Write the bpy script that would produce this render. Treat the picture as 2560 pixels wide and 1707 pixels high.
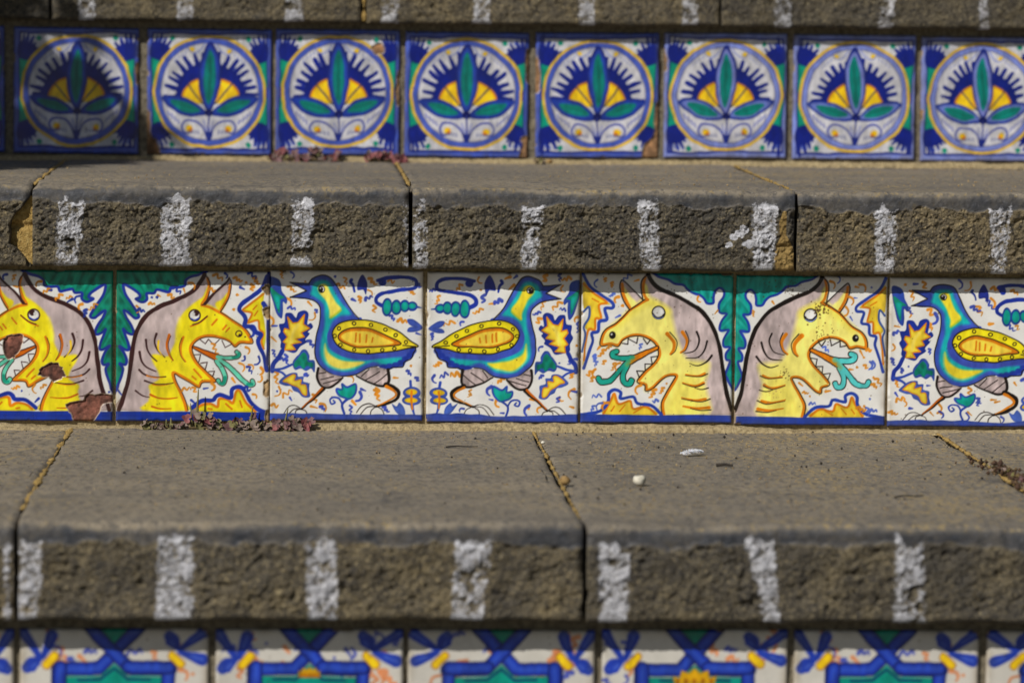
import bpy, math, random
import numpy as np
from mathutils import Vector, Matrix, Euler

# ------------------------------------------------------------------ clear
for o in list(bpy.data.objects):
    bpy.data.objects.remove(o, do_unlink=True)
scene = bpy.context.scene
COL = scene.collection
R_ = math.radians

# ------------------------------------------------------------------ camera
YAW, PITCH, ROLL = 0.05399, -0.08316, 0.01055
cam_d = bpy.data.cameras.new("camera")
cam_d.sensor_width = 36.0
cam_d.lens = 36.0 * 9370.0 / 2560.0
cam_d.clip_start = 0.05
cam_d.clip_end = 500.0
cam = bpy.data.objects.new("camera", cam_d)
COL.objects.link(cam)
fw = Vector((math.sin(YAW) * math.cos(PITCH), math.cos(YAW) * math.cos(PITCH), math.sin(PITCH)))
rt = Vector((math.cos(YAW), -math.sin(YAW), 0.0))
up = rt.cross(fw)
r2 = rt * math.cos(ROLL) + up * math.sin(ROLL)
u2 = up * math.cos(ROLL) - rt * math.sin(ROLL)
cam.matrix_world = Matrix(((r2.x, u2.x, -fw.x, 0.0259), (r2.y, u2.y, -fw.y, -2.40687),
                           (r2.z, u2.z, -fw.z, 0.25835), (0, 0, 0, 1)))
cam_d.dof.use_dof = True
cam_d.dof.focus_distance = 2.385
cam_d.dof.aperture_fstop = 9.5
scene.camera = cam

# ------------------------------------------------------------------ world, sun, exposure
SUN_AZ, SUN_EL = R_(42.0), R_(41.0)      # azimuth: to the left of straight out from the steps
world = bpy.data.worlds.new("World")
scene.world = world
world.use_nodes = True
wn = world.node_tree.nodes
sky = wn.new("ShaderNodeTexSky")
sky.sky_type = 'NISHITA'
sky.sun_disc = False
sky.sun_elevation = SUN_EL
to_sun = Vector((-math.sin(SUN_AZ) * math.cos(SUN_EL), -math.cos(SUN_AZ) * math.cos(SUN_EL), math.sin(SUN_EL)))
sky.sun_rotation = math.atan2(to_sun.x, to_sun.y)
wn["Background"].inputs[1].default_value = 0.045
world.node_tree.links.new(sky.outputs[0], wn["Background"].inputs[0])
sun_d = bpy.data.lights.new("sun", 'SUN')
sun_d.energy = 4.6
sun_d.angle = R_(0.53)
sun_d.color = (1.0, 0.96, 0.90)
sun = bpy.data.objects.new("sun", sun_d)
COL.objects.link(sun)
sun.location = to_sun * 6
sun.rotation_euler = to_sun.to_track_quat('Z', 'Y').to_euler()
vs = scene.view_settings
vs.view_transform = 'Standard'
vs.look = 'None'
vs.exposure = -0.17
vs.gamma = 1.0

# ------------------------------------------------------------------ dimensions (metres)
TREAD = 0.440      # riser face to riser face
RISE = 0.1568
NOSE = 0.0521      # height of the stone edge
rng = np.random.RandomState(7)
random.seed(7)


# ------------------------------------------------------------------ noise (value noise, numpy)
def _h(ix, iy, iz, seed):
    n = (ix.astype(np.int64) * 374761393 + iy.astype(np.int64) * 668265263 + iz.astype(np.int64) * 2147483647 + seed * 974711) & 0xffffffff
    n = ((n ^ (n >> 13)) * 1274126177) & 0xffffffff
    n = ((n ^ (n >> 15)) * 2246822519) & 0xffffffff
    return ((n ^ (n >> 16)) & 0xffffff) / float(0xffffff)


def noise3(x, y, z, seed=0):
    x, y, z = np.broadcast_arrays(np.asarray(x, float), np.asarray(y, float), np.asarray(z, float))
    ix, iy, iz = np.floor(x), np.floor(y), np.floor(z)
    fx, fy, fz = x - ix, y - iy, z - iz
    fx = fx * fx * (3 - 2 * fx); fy = fy * fy * (3 - 2 * fy); fz = fz * fz * (3 - 2 * fz)
    ix, iy, iz = ix.astype(np.int64), iy.astype(np.int64), iz.astype(np.int64)
    r = 0
    for a in (0, 1):
        wx = fx if a else 1 - fx
        for b in (0, 1):
            wy = fy if b else 1 - fy
            for c in (0, 1):
                wz = fz if c else 1 - fz
                r = r + wx * wy * wz * _h(ix + a, iy + b, iz + c, seed)
    return r * 2 - 1          # -1 .. 1


def fbm(x, y, z, seed=0, octv=3, gain=0.5):
    r, a, t = 0, 1.0, 0.0
    for k in range(octv):
        f = 2.03 ** k
        r = r + a * noise3(x * f, y * f, z * f, seed + k * 31)
        t += a
        a *= gain
    return r / t


def facets(x, y, seed):
    """broken-stone relief: every cell is a little tilted facet of its own height; also returns the distance to the cell border"""
    ix, iy = np.floor(x).astype(np.int64), np.floor(y).astype(np.int64)
    best = np.full(x.shape, 9.0); second = best.copy(); val = np.zeros(x.shape); rnd = np.zeros(x.shape)
    for a in (-1, 0, 1):
        for b in (-1, 0, 1):
            cx, cy = ix + a, iy + b
            z = np.zeros_like(cx)
            px = cx + 0.1 + 0.8 * _h(cx, cy, z, seed); py = cy + 0.1 + 0.8 * _h(cx, cy, z, seed + 1)
            dx, dy = x - px, y - py
            d = dx * dx + dy * dy
            r = _h(cx, cy, z, seed + 2)
            v = (r - 0.5) * 1.3 + dx * (_h(cx, cy, z, seed + 3) - 0.5) * 1.6 + dy * (_h(cx, cy, z, seed + 4) - 0.5) * 1.6
            m = d < best
            second = np.where(m, best, np.minimum(second, d))
            val = np.where(m, v, val); rnd = np.where(m, r, rnd)
            best = np.where(m, d, best)
    return val, np.sqrt(second) - np.sqrt(best), rnd


def smooth(a, b, x):
    t = np.clip((x - a) / (b - a), 0, 1)
    return t * t * (3 - 2 * t)


# ------------------------------------------------------------------ object helpers
def tag(o, label=None, cat=None, group=None, kind=None):
    if label: o["label"] = label
    if cat: o["category"] = cat
    if group: o["group"] = group
    if kind: o["kind"] = kind
    return o


def empty(name, loc=(0, 0, 0)):
    o = bpy.data.objects.new(name, None)
    o.location = loc
    o.empty_display_size = 0.02
    COL.objects.link(o)
    return o


def link(name, me, parent=None, mat=None, loc=(0, 0, 0), rot=(0, 0, 0), scale=(1, 1, 1)):
    o = bpy.data.objects.new(name, me)
    COL.objects.link(o)
    if mat is not None and not me.materials:
        me.materials.append(mat)
    if parent is not None:
        o.parent = parent
    o.location = loc
    o.rotation_euler = rot
    o.scale = scale
    return o


def mesh(name, verts, faces, smooth_shade=True, col=None):
    """verts (n,3) array, faces: (m,4) int array or list of tuples"""
    me = bpy.data.meshes.new(name)
    if isinstance(faces, np.ndarray):
        v = np.ascontiguousarray(verts, dtype=np.float32)
        f = np.ascontiguousarray(faces, dtype=np.int32)
        me.vertices.add(len(v)); me.vertices.foreach_set("co", v.ravel())
        me.loops.add(f.size); me.loops.foreach_set("vertex_index", f.ravel())
        me.polygons.add(len(f))
        me.polygons.foreach_set("loop_start", np.arange(0, f.size, f.shape[1], dtype=np.int32))
        me.update(calc_edges=True)
    else:
        me.from_pydata([tuple(map(float, p)) for p in verts], [], faces)
        me.update()
    me.validate()
    me.polygons.foreach_set("use_smooth", np.full(len(me.polygons), smooth_shade))
    if col is not None:
        a = me.color_attributes.new("paint", 'FLOAT_COLOR', 'POINT')
        c = np.ones((len(me.vertices), 4), np.float32)
        c[:, :col.shape[1]] = col
        a.data.foreach_set("color", c.ravel())
    return me


def grid_faces(nu, nv, flip=False):
    i = np.arange(nu * nv).reshape(nu, nv)
    f = np.stack([i[:-1, :-1], i[1:, :-1], i[1:, 1:], i[:-1, 1:]], -1).reshape(-1, 4)
    return f[:, ::-1].copy() if flip else f


# ------------------------------------------------------------------ materials
class NT:
    def __init__(self, name):
        self.m = bpy.data.materials.new(name)
        self.m.use_nodes = True
        self.t = self.m.node_tree
        self.b = self.t.nodes["Principled BSDF"]
        self.x = 0

    def n(self, typ, **kw):
        nd = self.t.nodes.new(typ)
        for k, v in kw.items():
            if k.startswith("i_"):
                nd.inputs[k[2:].replace("_", " ")].default_value = v
            else:
                setattr(nd, k, v)
        return nd

    def l(self, a, b):
        self.t.links.new(a, b)

    def coord(self, scale=(1, 1, 1)):
        g = self.n("ShaderNodeNewGeometry")
        m = self.n("ShaderNodeVectorMath", operation='MULTIPLY')
        m.inputs[1].default_value = scale
        self.l(g.outputs["Position"], m.inputs[0])
        return m.outputs[0]

    def noise(self, vec, scale, detail=3, rough=0.55):
        nd = self.n("ShaderNodeTexNoise")
        nd.inputs["Scale"].default_value = scale
        nd.inputs["Detail"].default_value = detail
        nd.inputs["Roughness"].default_value = rough
        self.l(vec, nd.inputs["Vector"])
        return nd.outputs["Fac"]

    def ramp(self, fac, stops, interp='LINEAR'):
        r = self.n("ShaderNodeValToRGB")
        r.color_ramp.interpolation = interp
        e = r.color_ramp.elements
        while len(e) < len(stops):
            e.new(0.5)
        for k, (p, c) in enumerate(stops):
            e[k].position = p
            e[k].color = (c, c, c, 1) if not hasattr(c, "__len__") else (*c, 1)
        self.l(fac, r.inputs[0])
        return r.outputs[0]

    def mix(self, fac, a, b, typ='MIX'):
        m = self.n("ShaderNodeMix", data_type='RGBA', blend_type=typ)
        for s, v in ((m.inputs[0], fac), (m.inputs[6], a), (m.inputs[7], b)):
            if isinstance(v, (int, float)):
                s.default_value = v
            elif isinstance(v, tuple):
                s.default_value = (*v, 1)
            else:
                self.l(v, s)
        return m.outputs[2]

    def math(self, op, a, b=None, clamp=False):
        m = self.n("ShaderNodeMath", operation=op, use_clamp=clamp)
        for s, v in zip(m.inputs, (a, b)):
            if v is None: continue
            if isinstance(v, (int, float)):
                s.default_value = v
            else:
                self.l(v, s)
        return m.outputs[0]

    def bump(self, h, strength, dist):
        b = self.n("ShaderNodeBump")
        b.inputs["Strength"].default_value = strength
        b.inputs["Distance"].default_value = dist
        self.l(h, b.inputs["Height"])
        self.l(b.outputs[0], self.b.inputs["Normal"])

    def base(self, c):
        if isinstance(c, tuple):
            self.b.inputs["Base Color"].default_value = (*c, 1)
        else:
            self.l(c, self.b.inputs["Base Color"])

    def rough(self, r):
        if isinstance(r, (int, float)):
            self.b.inputs["Roughness"].default_value = r
        else:
            self.l(r, self.b.inputs["Roughness"])


def mat_stone():
    t = NT("basalt_stone")
    at = t.n("ShaderNodeAttribute", attribute_name="paint")
    sep = t.n("ShaderNodeSeparateColor")
    t.l(at.outputs["Color"], sep.inputs[0])
    paint, ochre, rough = sep.outputs[0], sep.outputs[1], sep.outputs[2]
    band = at.outputs["Alpha"]
    p = t.coord()
    ps = t.coord((1.0, 0.45, 1.0))
    # walked-on top: dusty grey brown with ochre grit
    top = t.ramp(t.noise(p, 22, 6, 0.65), [(0.25, (0.135, 0.117, 0.092)), (0.5, (0.226, 0.190, 0.138)), (0.78, (0.315, 0.260, 0.178))])
    top = t.mix(t.ramp(t.noise(p, 5.5, 4, 0.6), [(0.42, 0.0), (0.68, 0.55)]), top, (0.122, 0.110, 0.095))
    top = t.mix(t.ramp(t.noise(t.coord((0.35, 1.0, 1.0)), 60, 5, 0.7), [(0.62, 0.0), (0.72, 0.45)]), top, (0.30, 0.27, 0.22))
    top = t.mix(t.ramp(t.noise(ps, 230, 5, 0.75), [(0.38, 0.85), (0.53, 0.0)]), top, (0.070, 0.064, 0.058))
    fl = t.noise(ps, 330, 3, 0.6)
    big = t.noise(p, 17, 3, 0.5)
    th = t.math('ADD', fl, t.math('MULTIPLY', t.math('SUBTRACT', big, 0.5), 0.45))
    th = t.math('ADD', th, t.math('MULTIPLY', ochre, 0.11))
    top = t.mix(t.ramp(th, [(0.58, 0.0), (0.68, 0.8)]), top, (0.30, 0.225, 0.105))
    sp = t.noise(p, 700, 1, 0.5)
    top = t.mix(t.ramp(sp, [(0.70, 0.0), (0.76, 0.8)]), top, (0.42, 0.38, 0.30))
    top = t.mix(t.ramp(sp, [(0.24, 0.85), (0.30, 0.0)]), top, (0.030, 0.028, 0.026))
    # pitched face: dark lava with brown, olive and ochre grains
    f1 = t.ramp(t.noise(p, 75, 4, 0.6), [(0.25, (0.052, 0.045, 0.034)), (0.5, (0.122, 0.101, 0.064)), (0.75, (0.215, 0.172, 0.094))])
    f1 = t.mix(t.ramp(t.noise(p, 14, 3, 0.5), [(0.42, 0.0), (0.62, 0.6)]), f1, (0.072, 0.066, 0.057))
    f1 = t.mix(t.ramp(t.noise(p, 520, 4, 0.7), [(0.53, 0.0), (0.64, 0.9)]), f1, (0.30, 0.245, 0.14))
    f1 = t.mix(t.ramp(t.noise(p, 340, 4, 0.65), [(0.36, 0.9), (0.48, 0.0)]), f1, (0.026, 0.024, 0.022))
    oi = t.n("ShaderNodeObjectInfo")
    f1 = t.mix(1.0, f1, t.ramp(oi.outputs["Random"], [(0.0, (0.80, 0.80, 0.82)), (0.5, (1.0, 0.98, 0.94)), (1.0, (1.22, 1.14, 1.0))]), 'MULTIPLY')
    st = t.ramp(t.noise(t.coord((1.0, 1.0, 0.4)), 30, 4, 0.6), [(0.52, 0.0), (0.68, 0.55)])
    f1 = t.mix(st, f1, (0.045, 0.042, 0.038))
    c = t.mix(rough, top, f1)
    # worn, dust-free arris
    arr = t.ramp(t.noise(p, 260, 4, 0.7), [(0.3, (0.016, 0.018, 0.022)), (0.6, (0.036, 0.039, 0.047)), (0.76, (0.12, 0.12, 0.13))])
    c = t.mix(band, c, arr)
    # sandy mortar smears
    mo = t.ramp(t.noise(p, 380, 3, 0.6), [(0.3, (0.17, 0.105, 0.030)), (0.7, (0.37, 0.25, 0.085))])
    om = t.math('MULTIPLY', ochre, rough)
    c = t.mix(t.ramp(t.math('ADD', om, t.math('MULTIPLY', t.math('SUBTRACT', t.noise(p, 160, 3), 0.5), 0.5)), [(0.46, 0.0), (0.54, 1.0)]), c, mo)
    # brushed white paint
    pn = t.math('ADD', paint, t.math('MULTIPLY', t.math('SUBTRACT', t.noise(p, 700, 4, 0.75), 0.5), 1.35))
    pm = t.ramp(pn, [(0.34, 0.0), (0.70, 1.0)])
    pc = t.ramp(t.noise(p, 210, 3, 0.6), [(0.3, (0.30, 0.30, 0.32)), (0.55, (0.52, 0.52, 0.55)), (0.72, (0.70, 0.70, 0.73))])
    c = t.mix(pm, c, pc)
    t.base(c)
    rr = t.mix(band, (0.85, 0.85, 0.85), (0.55, 0.55, 0.55))
    t.rough(t.mix(pm, rr, (0.30, 0.30, 0.30)))
    t.b.inputs["Specular IOR Level"].default_value = 0.4
    h = t.math('ADD', t.noise(p, 450, 4, 0.65), t.math('MULTIPLY', t.noise(p, 1500, 2, 0.6), 0.4))
    rg = t.math('ADD', t.math('MULTIPLY', rough, 2.6), 0.8)
    t.bump(t.math('MULTIPLY', h, rg), 0.7, 0.0009)
    return t.m


def mat_tile():
    t = NT("painted_glaze")
    at = t.n("ShaderNodeAttribute", attribute_name="paint")
    p = t.coord()
    clay = t.math('SUBTRACT', 1.0, at.outputs["Alpha"], True)
    v = t.ramp(t.noise(p, 110, 4, 0.6), [(0.25, 0.86), (0.7, 1.0)])
    c = t.mix(1.0, at.outputs["Color"], v, 'MULTIPLY')
    cl = t.ramp(t.noise(p, 420, 4, 0.65), [(0.3, 0.55), (0.7, 1.15)])
    c = t.mix(clay, c, t.mix(1.0, at.outputs["Color"], cl, 'MULTIPLY'))
    t.base(c)
    gl = t.ramp(t.noise(p, 60, 4, 0.6), [(0.3, 0.16), (0.7, 0.30)])
    t.rough(t.mix(clay, gl, (0.95, 0.95, 0.95)))
    h = t.math('ADD', t.noise(p, 35, 2, 0.5), t.math('MULTIPLY', t.noise(p, 900, 2, 0.5), t.math('ADD', t.math('MULTIPLY', clay, 0.5), 0.02)))
    t.bump(h, 0.35, 0.0012)
    return t.m


def mat_simple(name, stops, scale=200, rough=0.85, bump=0.5, dist=0.001, detail=4, spec=0.35, trans=0.0, bscale=None):
    t = NT(name)
    p = t.coord()
    n = t.noise(p, scale, detail, 0.6)
    k = len(stops)
    t.base(t.ramp(n, [(0.28 + 0.44 * i / max(1, k - 1), s) for i, s in enumerate(stops)]))
    t.rough(rough)
    t.b.inputs["Specular IOR Level"].default_value = spec
    if trans:
        t.b.inputs["Transmission Weight"].default_value = 0.0
        t.b.inputs["Subsurface Weight"].default_value = trans
        t.b.inputs["Subsurface Radius"].default_value = (0.002, 0.001, 0.0006)
    if bump:
        t.bump(t.noise(p, bscale or scale * 2, 3, 0.6), bump, dist)
    return t.m


M_STONE = mat_stone()
M_TILE = mat_tile()
M_MORTAR = mat_simple("sandy_mortar", [(0.15, 0.115, 0.062), (0.33, 0.255, 0.135), (0.45, 0.36, 0.20)], 420, 0.95, 0.8, 0.0015)
M_GROUT = mat_simple("grey_grout", [(0.07, 0.060, 0.042), (0.17, 0.145, 0.10), (0.26, 0.22, 0.15)], 300, 0.95, 0.8, 0.0015)
M_OCHRE = mat_simple("ochre_mortar", [(0.20, 0.12, 0.03), (0.36, 0.235, 0.07), (0.46, 0.33, 0.12)], 420, 0.95, 0.9, 0.0018)


# ------------------------------------------------------------------ tile painter: brush strokes and washes as a colour per glaze point
C_ = dict(W=(232, 231, 226), b=(24, 48, 150), B=(10, 28, 122), bb=(56, 80, 176), bl=(62, 92, 196), lb=(128, 142, 204),
          t=(6, 170, 158), g=(0, 142, 116), G=(0, 74, 60), y=(240, 222, 24), Y=(250, 238, 124), o=(218, 124, 10), O=(196, 96, 4),
          m=(194, 176, 174), k=(22, 14, 12), K=(54, 26, 26), gd=(243, 200, 26), cy=(84, 200, 198), r=(122, 76, 62))


def P(s):
    return [tuple(float(v) for v in q.split(",")) for q in s.split()]


def crom(pts, closed=False, k=5):
    p = np.array(pts, float)
    n = len(p)
    if n < 3:
        return p
    out = []
    rg = range(n) if closed else range(n - 1)
    for i in rg:
        if closed:
            a, b, c, d = p[(i - 1) % n], p[i], p[(i + 1) % n], p[(i + 2) % n]
        else:
            a, b, c, d = p[max(i - 1, 0)], p[i], p[i + 1], p[min(i + 2, n - 1)]
        for j in range(k):
            t = j / k
            out.append(0.5 * (2 * b + (c - a) * t + (2 * a - 5 * b + 4 * c - d) * t * t + (3 * b - a - 3 * c + d) * t ** 3))
    if not closed:
        out.append(p[-1])
    return np.array(out)


class Paint:
    """canvas in the units of the tile drawing: x to the right, y down, square of side `size` with corner (x0, y0)"""
    def __init__(s, N, x0, y0, size, seed, mirror=False, warp=5.0, bg='W'):
        s.N, s.size, s.seed = N, size, seed
        g = (np.arange(N) + 0.0) / (N - 1)
        U, V = np.meshgrid(g, g, indexing='ij')       # U right, V down
        if mirror:
            U = 1 - U
        s.X = x0 + U * size
        s.Y = y0 + V * size
        k = size / 1480.0
        s.X = s.X + warp * k * (noise3(U * 4, V * 4, 0, seed) + 0.5 * noise3(U * 14, V * 14, 3, seed + 5))
        s.Y = s.Y + warp * k * (noise3(U * 4, V * 4, 7, seed + 2) + 0.5 * noise3(U * 14, V * 14, 9, seed + 8))
        s.mir = mirror
        s.c = np.empty((N, N, 3))
        s.c[:] = np.array(C_[bg]) / 255.0
        s.c *= 1 + 0.025 * noise3(U * 3, V * 3, 1, seed)[..., None]
        s.var = fbm(U * 9, V * 9, 2, seed + 11, 3)
        s.fine = fbm(U * 40, V * 16, 2, seed + 17, 2)
        s.px = size / N
        s.chip = np.zeros((N, N))
        s.rs = np.random.RandomState(seed)
        s.U0, s.V0 = U, V

    def _win(s, x0, x1, y0, y1, pad):
        pad += s.size * 0.02
        x0 -= pad; x1 += pad; y0 -= pad; y1 += pad
        # canvas index window (warp is small)
        ax = s.X[:, s.N // 2]
        ay = s.Y[s.N // 2]
        ii = np.where((ax >= x0) & (ax <= x1))[0]
        jj = np.where((ay >= y0) & (ay <= y1))[0]
        if len(ii) == 0 or len(jj) == 0:
            return None
        return slice(ii[0], ii[-1] + 1), slice(jj[0], jj[-1] + 1)

    def _lay(s, w, a, col, var=0.10, op=1.0):
        c = np.array(C_[col] if isinstance(col, str) else col) / 255.0
        cc = c * (1 + 1.35 * var * s.var[w][..., None] + var * 1.2 * s.fine[w][..., None])
        a = (np.clip(a, 0, 1) * op)[..., None]
        s.c[w] = s.c[w] * (1 - a) + cc * a

    def _dist(s, w, p, r0, r1, closed):
        X, Y = s.X[w], s.Y[w]
        D = np.full(X.shape, 1e9)
        n = len(p)
        L = np.r_[0, np.cumsum(np.hypot(*(np.diff(p, axis=0).T)))] if n > 1 else np.array([0.])
        T = max(L[-1], 1e-6)
        idx = range(n if closed else n - 1)
        for i in idx:
            a, b = p[i], p[(i + 1) % n]
            d = b - a
            l2 = d @ d + 1e-9
            t = np.clip(((X - a[0]) * d[0] + (Y - a[1]) * d[1]) / l2, 0, 1)
            dd = np.hypot(X - a[0] - t * d[0], Y - a[1] - t * d[1])
            if r0 is not None:
                dd = dd - (r0 + (r1 - r0) * np.clip((L[i] + t * math.sqrt(l2)) / T, 0, 1)) if not closed else dd - r0
            np.minimum(D, dd, out=D)
        return D

    def s(s, pts, w, col, w1=None, sm=True, closed=False, op=1.0, soft=0.0, var=0.10, wob=0.09):
        p = P(pts) if isinstance(pts, str) else pts
        p = crom(p, closed) if sm else np.array(p, float)
        if len(p) == 1:
            p = np.array([p[0], p[0] + 0.1])
        win = s._win(p[:, 0].min(), p[:, 0].max(), p[:, 1].min(), p[:, 1].max(), w)
        if win is None: return
        D = s._dist(win, p, w / 2, (w if w1 is None else w1) / 2, closed)
        D = D - w * wob * (s.var[win] + s.fine[win])
        s._lay(win, 0.5 - D / (s.px * 1.15 + soft), col, var, op)

    def f(s, pts, col, soft=0.0, sm=True, op=1.0, var=0.10, k=4):
        p = P(pts) if isinstance(pts, str) else pts
        p = crom(p, True, k) if sm else np.array(p, float)
        win = s._win(p[:, 0].min(), p[:, 0].max(), p[:, 1].min(), p[:, 1].max(), soft)
        if win is None: return None
        X, Y = s.X[win], s.Y[win]
        ins = np.zeros(X.shape, bool)
        n = len(p)
        for i in range(n):
            a, b = p[i], p[(i + 1) % n]
            if a[1] == b[1]: continue
            c = (a[1] > Y) != (b[1] > Y)
            ins ^= c & (X < (b[0] - a[0]) * (Y - a[1]) / (b[1] - a[1]) + a[0])
        D = s._dist(win, p, None, None, True)
        D = np.where(ins, -D, D)
        a = 0.5 - D / (s.px * 1.15 + soft)
        s._lay(win, a, col, var, op)
        if soft == 0 and op == 1.0:      # glaze pools darker towards the edge of a wash
            s.c[win] *= 1 - (0.13 * np.clip(a, 0, 1) * np.exp(-(D / (s.size * 0.012)) ** 2))[..., None]
        return win, np.clip(a, 0, 1)

    def e(s, x, y, rx, ry, col, **kw):
        s.f([(x + rx * math.cos(a), y + ry * math.sin(a)) for a in np.linspace(0, 2 * math.pi, 11)[:-1]], col, **kw)

    def ring(s, x, y, r, w, col, fill=None):
        q = [(x + r * math.cos(a), y + r * math.sin(a)) for a in np.linspace(0, 2 * math.pi, 11)[:-1]]
        if fill: s.f(q, fill)
        s.s(q, w, col, closed=True)

    def leaf(s, pts, fillc, edge, ew, inner=None, iw=0):
        s.f(pts, fillc)
        if inner: s.s(pts, iw, inner, closed=True)
        s.s(pts, ew, edge, closed=True)

    def blot(s, pts, col, r, n, op=0.5):
        """darker pools of glaze along a path of points"""
        for (x, y) in P(pts):
            s.e(x, y, r, r * 1.3, col, soft=r * 1.2, op=op)

    def squig(s, pos, col, size=60, w=16):
        for (x, y) in P(pos):
            q = s.rs.rand()
            x, y = x + s.rs.normal(0, size * .2), y + s.rs.normal(0, size * .2)
            z = size * (0.7 + 0.7 * s.rs.rand())
            th = s.rs.uniform(-0.6, 0.9)
            c, n = math.cos(th), math.sin(th)
            if q < 0.42:
                pt = [(-.5, -.35), (-.1, -.4), (-.15, .1), (.2, 0), (.25, .35), (.6, .3)][:s.rs.randint(4, 7)]
            elif q < 0.62:
                pt = [(-.4, -.5), (.05, -.2), (.1, .25), (-.15, .55)]
            elif q < 0.78:
                pt = [(-.3, -.1), (.3, .1)]
            elif q < 0.90:
                pt = [(-.5, .1), (-.2, -.25), (.1, .1), (.45, -.2), (.6, .1)]
            else:
                pt = [(0, 0), (.08, .05)]
            pt = [(x + z * (a * c - b * n), y + z * (a * n + b * c)) for a, b in pt]
            ww = w * (0.8 + 0.6 * s.rs.rand())
            if col == 'o': col = (216, 134, 28)
            s.s(pt, ww * 1.25, col, w1=ww * 0.65, op=0.92)

    def dirt(s, n, col=(70, 48, 28), rmax=5, op=0.75, cx=None, cy=None, sd=None):
        for k in range(n):
            if cx is None:
                x, y = s.rs.rand() * s.size + s.X.min(), s.rs.rand() * s.size + s.Y.min()
            else:
                x, y = s.rs.normal(cx, sd), s.rs.normal(cy, sd * 0.8)
            r = rmax * (0.35 + 0.8 * s.rs.rand() ** 2)
            s.s([(x, y)], r * 2, col, sm=False, op=op)

    def grime(s, amt=0.35, col=(112, 92, 62), wid=0.035):
        U, V = s.U0, s.V0
        if s.mir: pass
        e = np.minimum(np.minimum(U, 1 - U), np.minimum(V, 1 - V)) / wid
        n = 0.5 + 0.9 * fbm(U * 12, V * 12, 5, s.seed + 44, 3)
        a = amt * np.clip(n, 0, 1) * np.exp(-e * e * 1.2)
        a = a + 0.07 * np.clip(fbm(U * 5, V * 5, 2, s.seed + 71, 3), 0, 1)
        s.c = s.c * (1 - a[..., None]) + np.array(col) / 255.0 * a[..., None]

    def chips(s, pts, col='r'):
        q = crom(P(pts), True, 4)
        q = q + s.rs.normal(0, s.size * 0.004, q.shape)
        s.s([tuple(v) for v in q], s.size * 0.010, (196, 178, 154), sm=False, closed=True)
        r = s.f([tuple(v) for v in q], col, sm=False, var=0.3)
        if r: s.chip[r[0]] = np.maximum(s.chip[r[0]], r[1])

    def linear(s):
        c = np.clip(s.c, 0, 1)
        return np.where(c <= 0.04045, c / 12.92, ((c + 0.055) / 1.055) ** 2.4)


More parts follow.
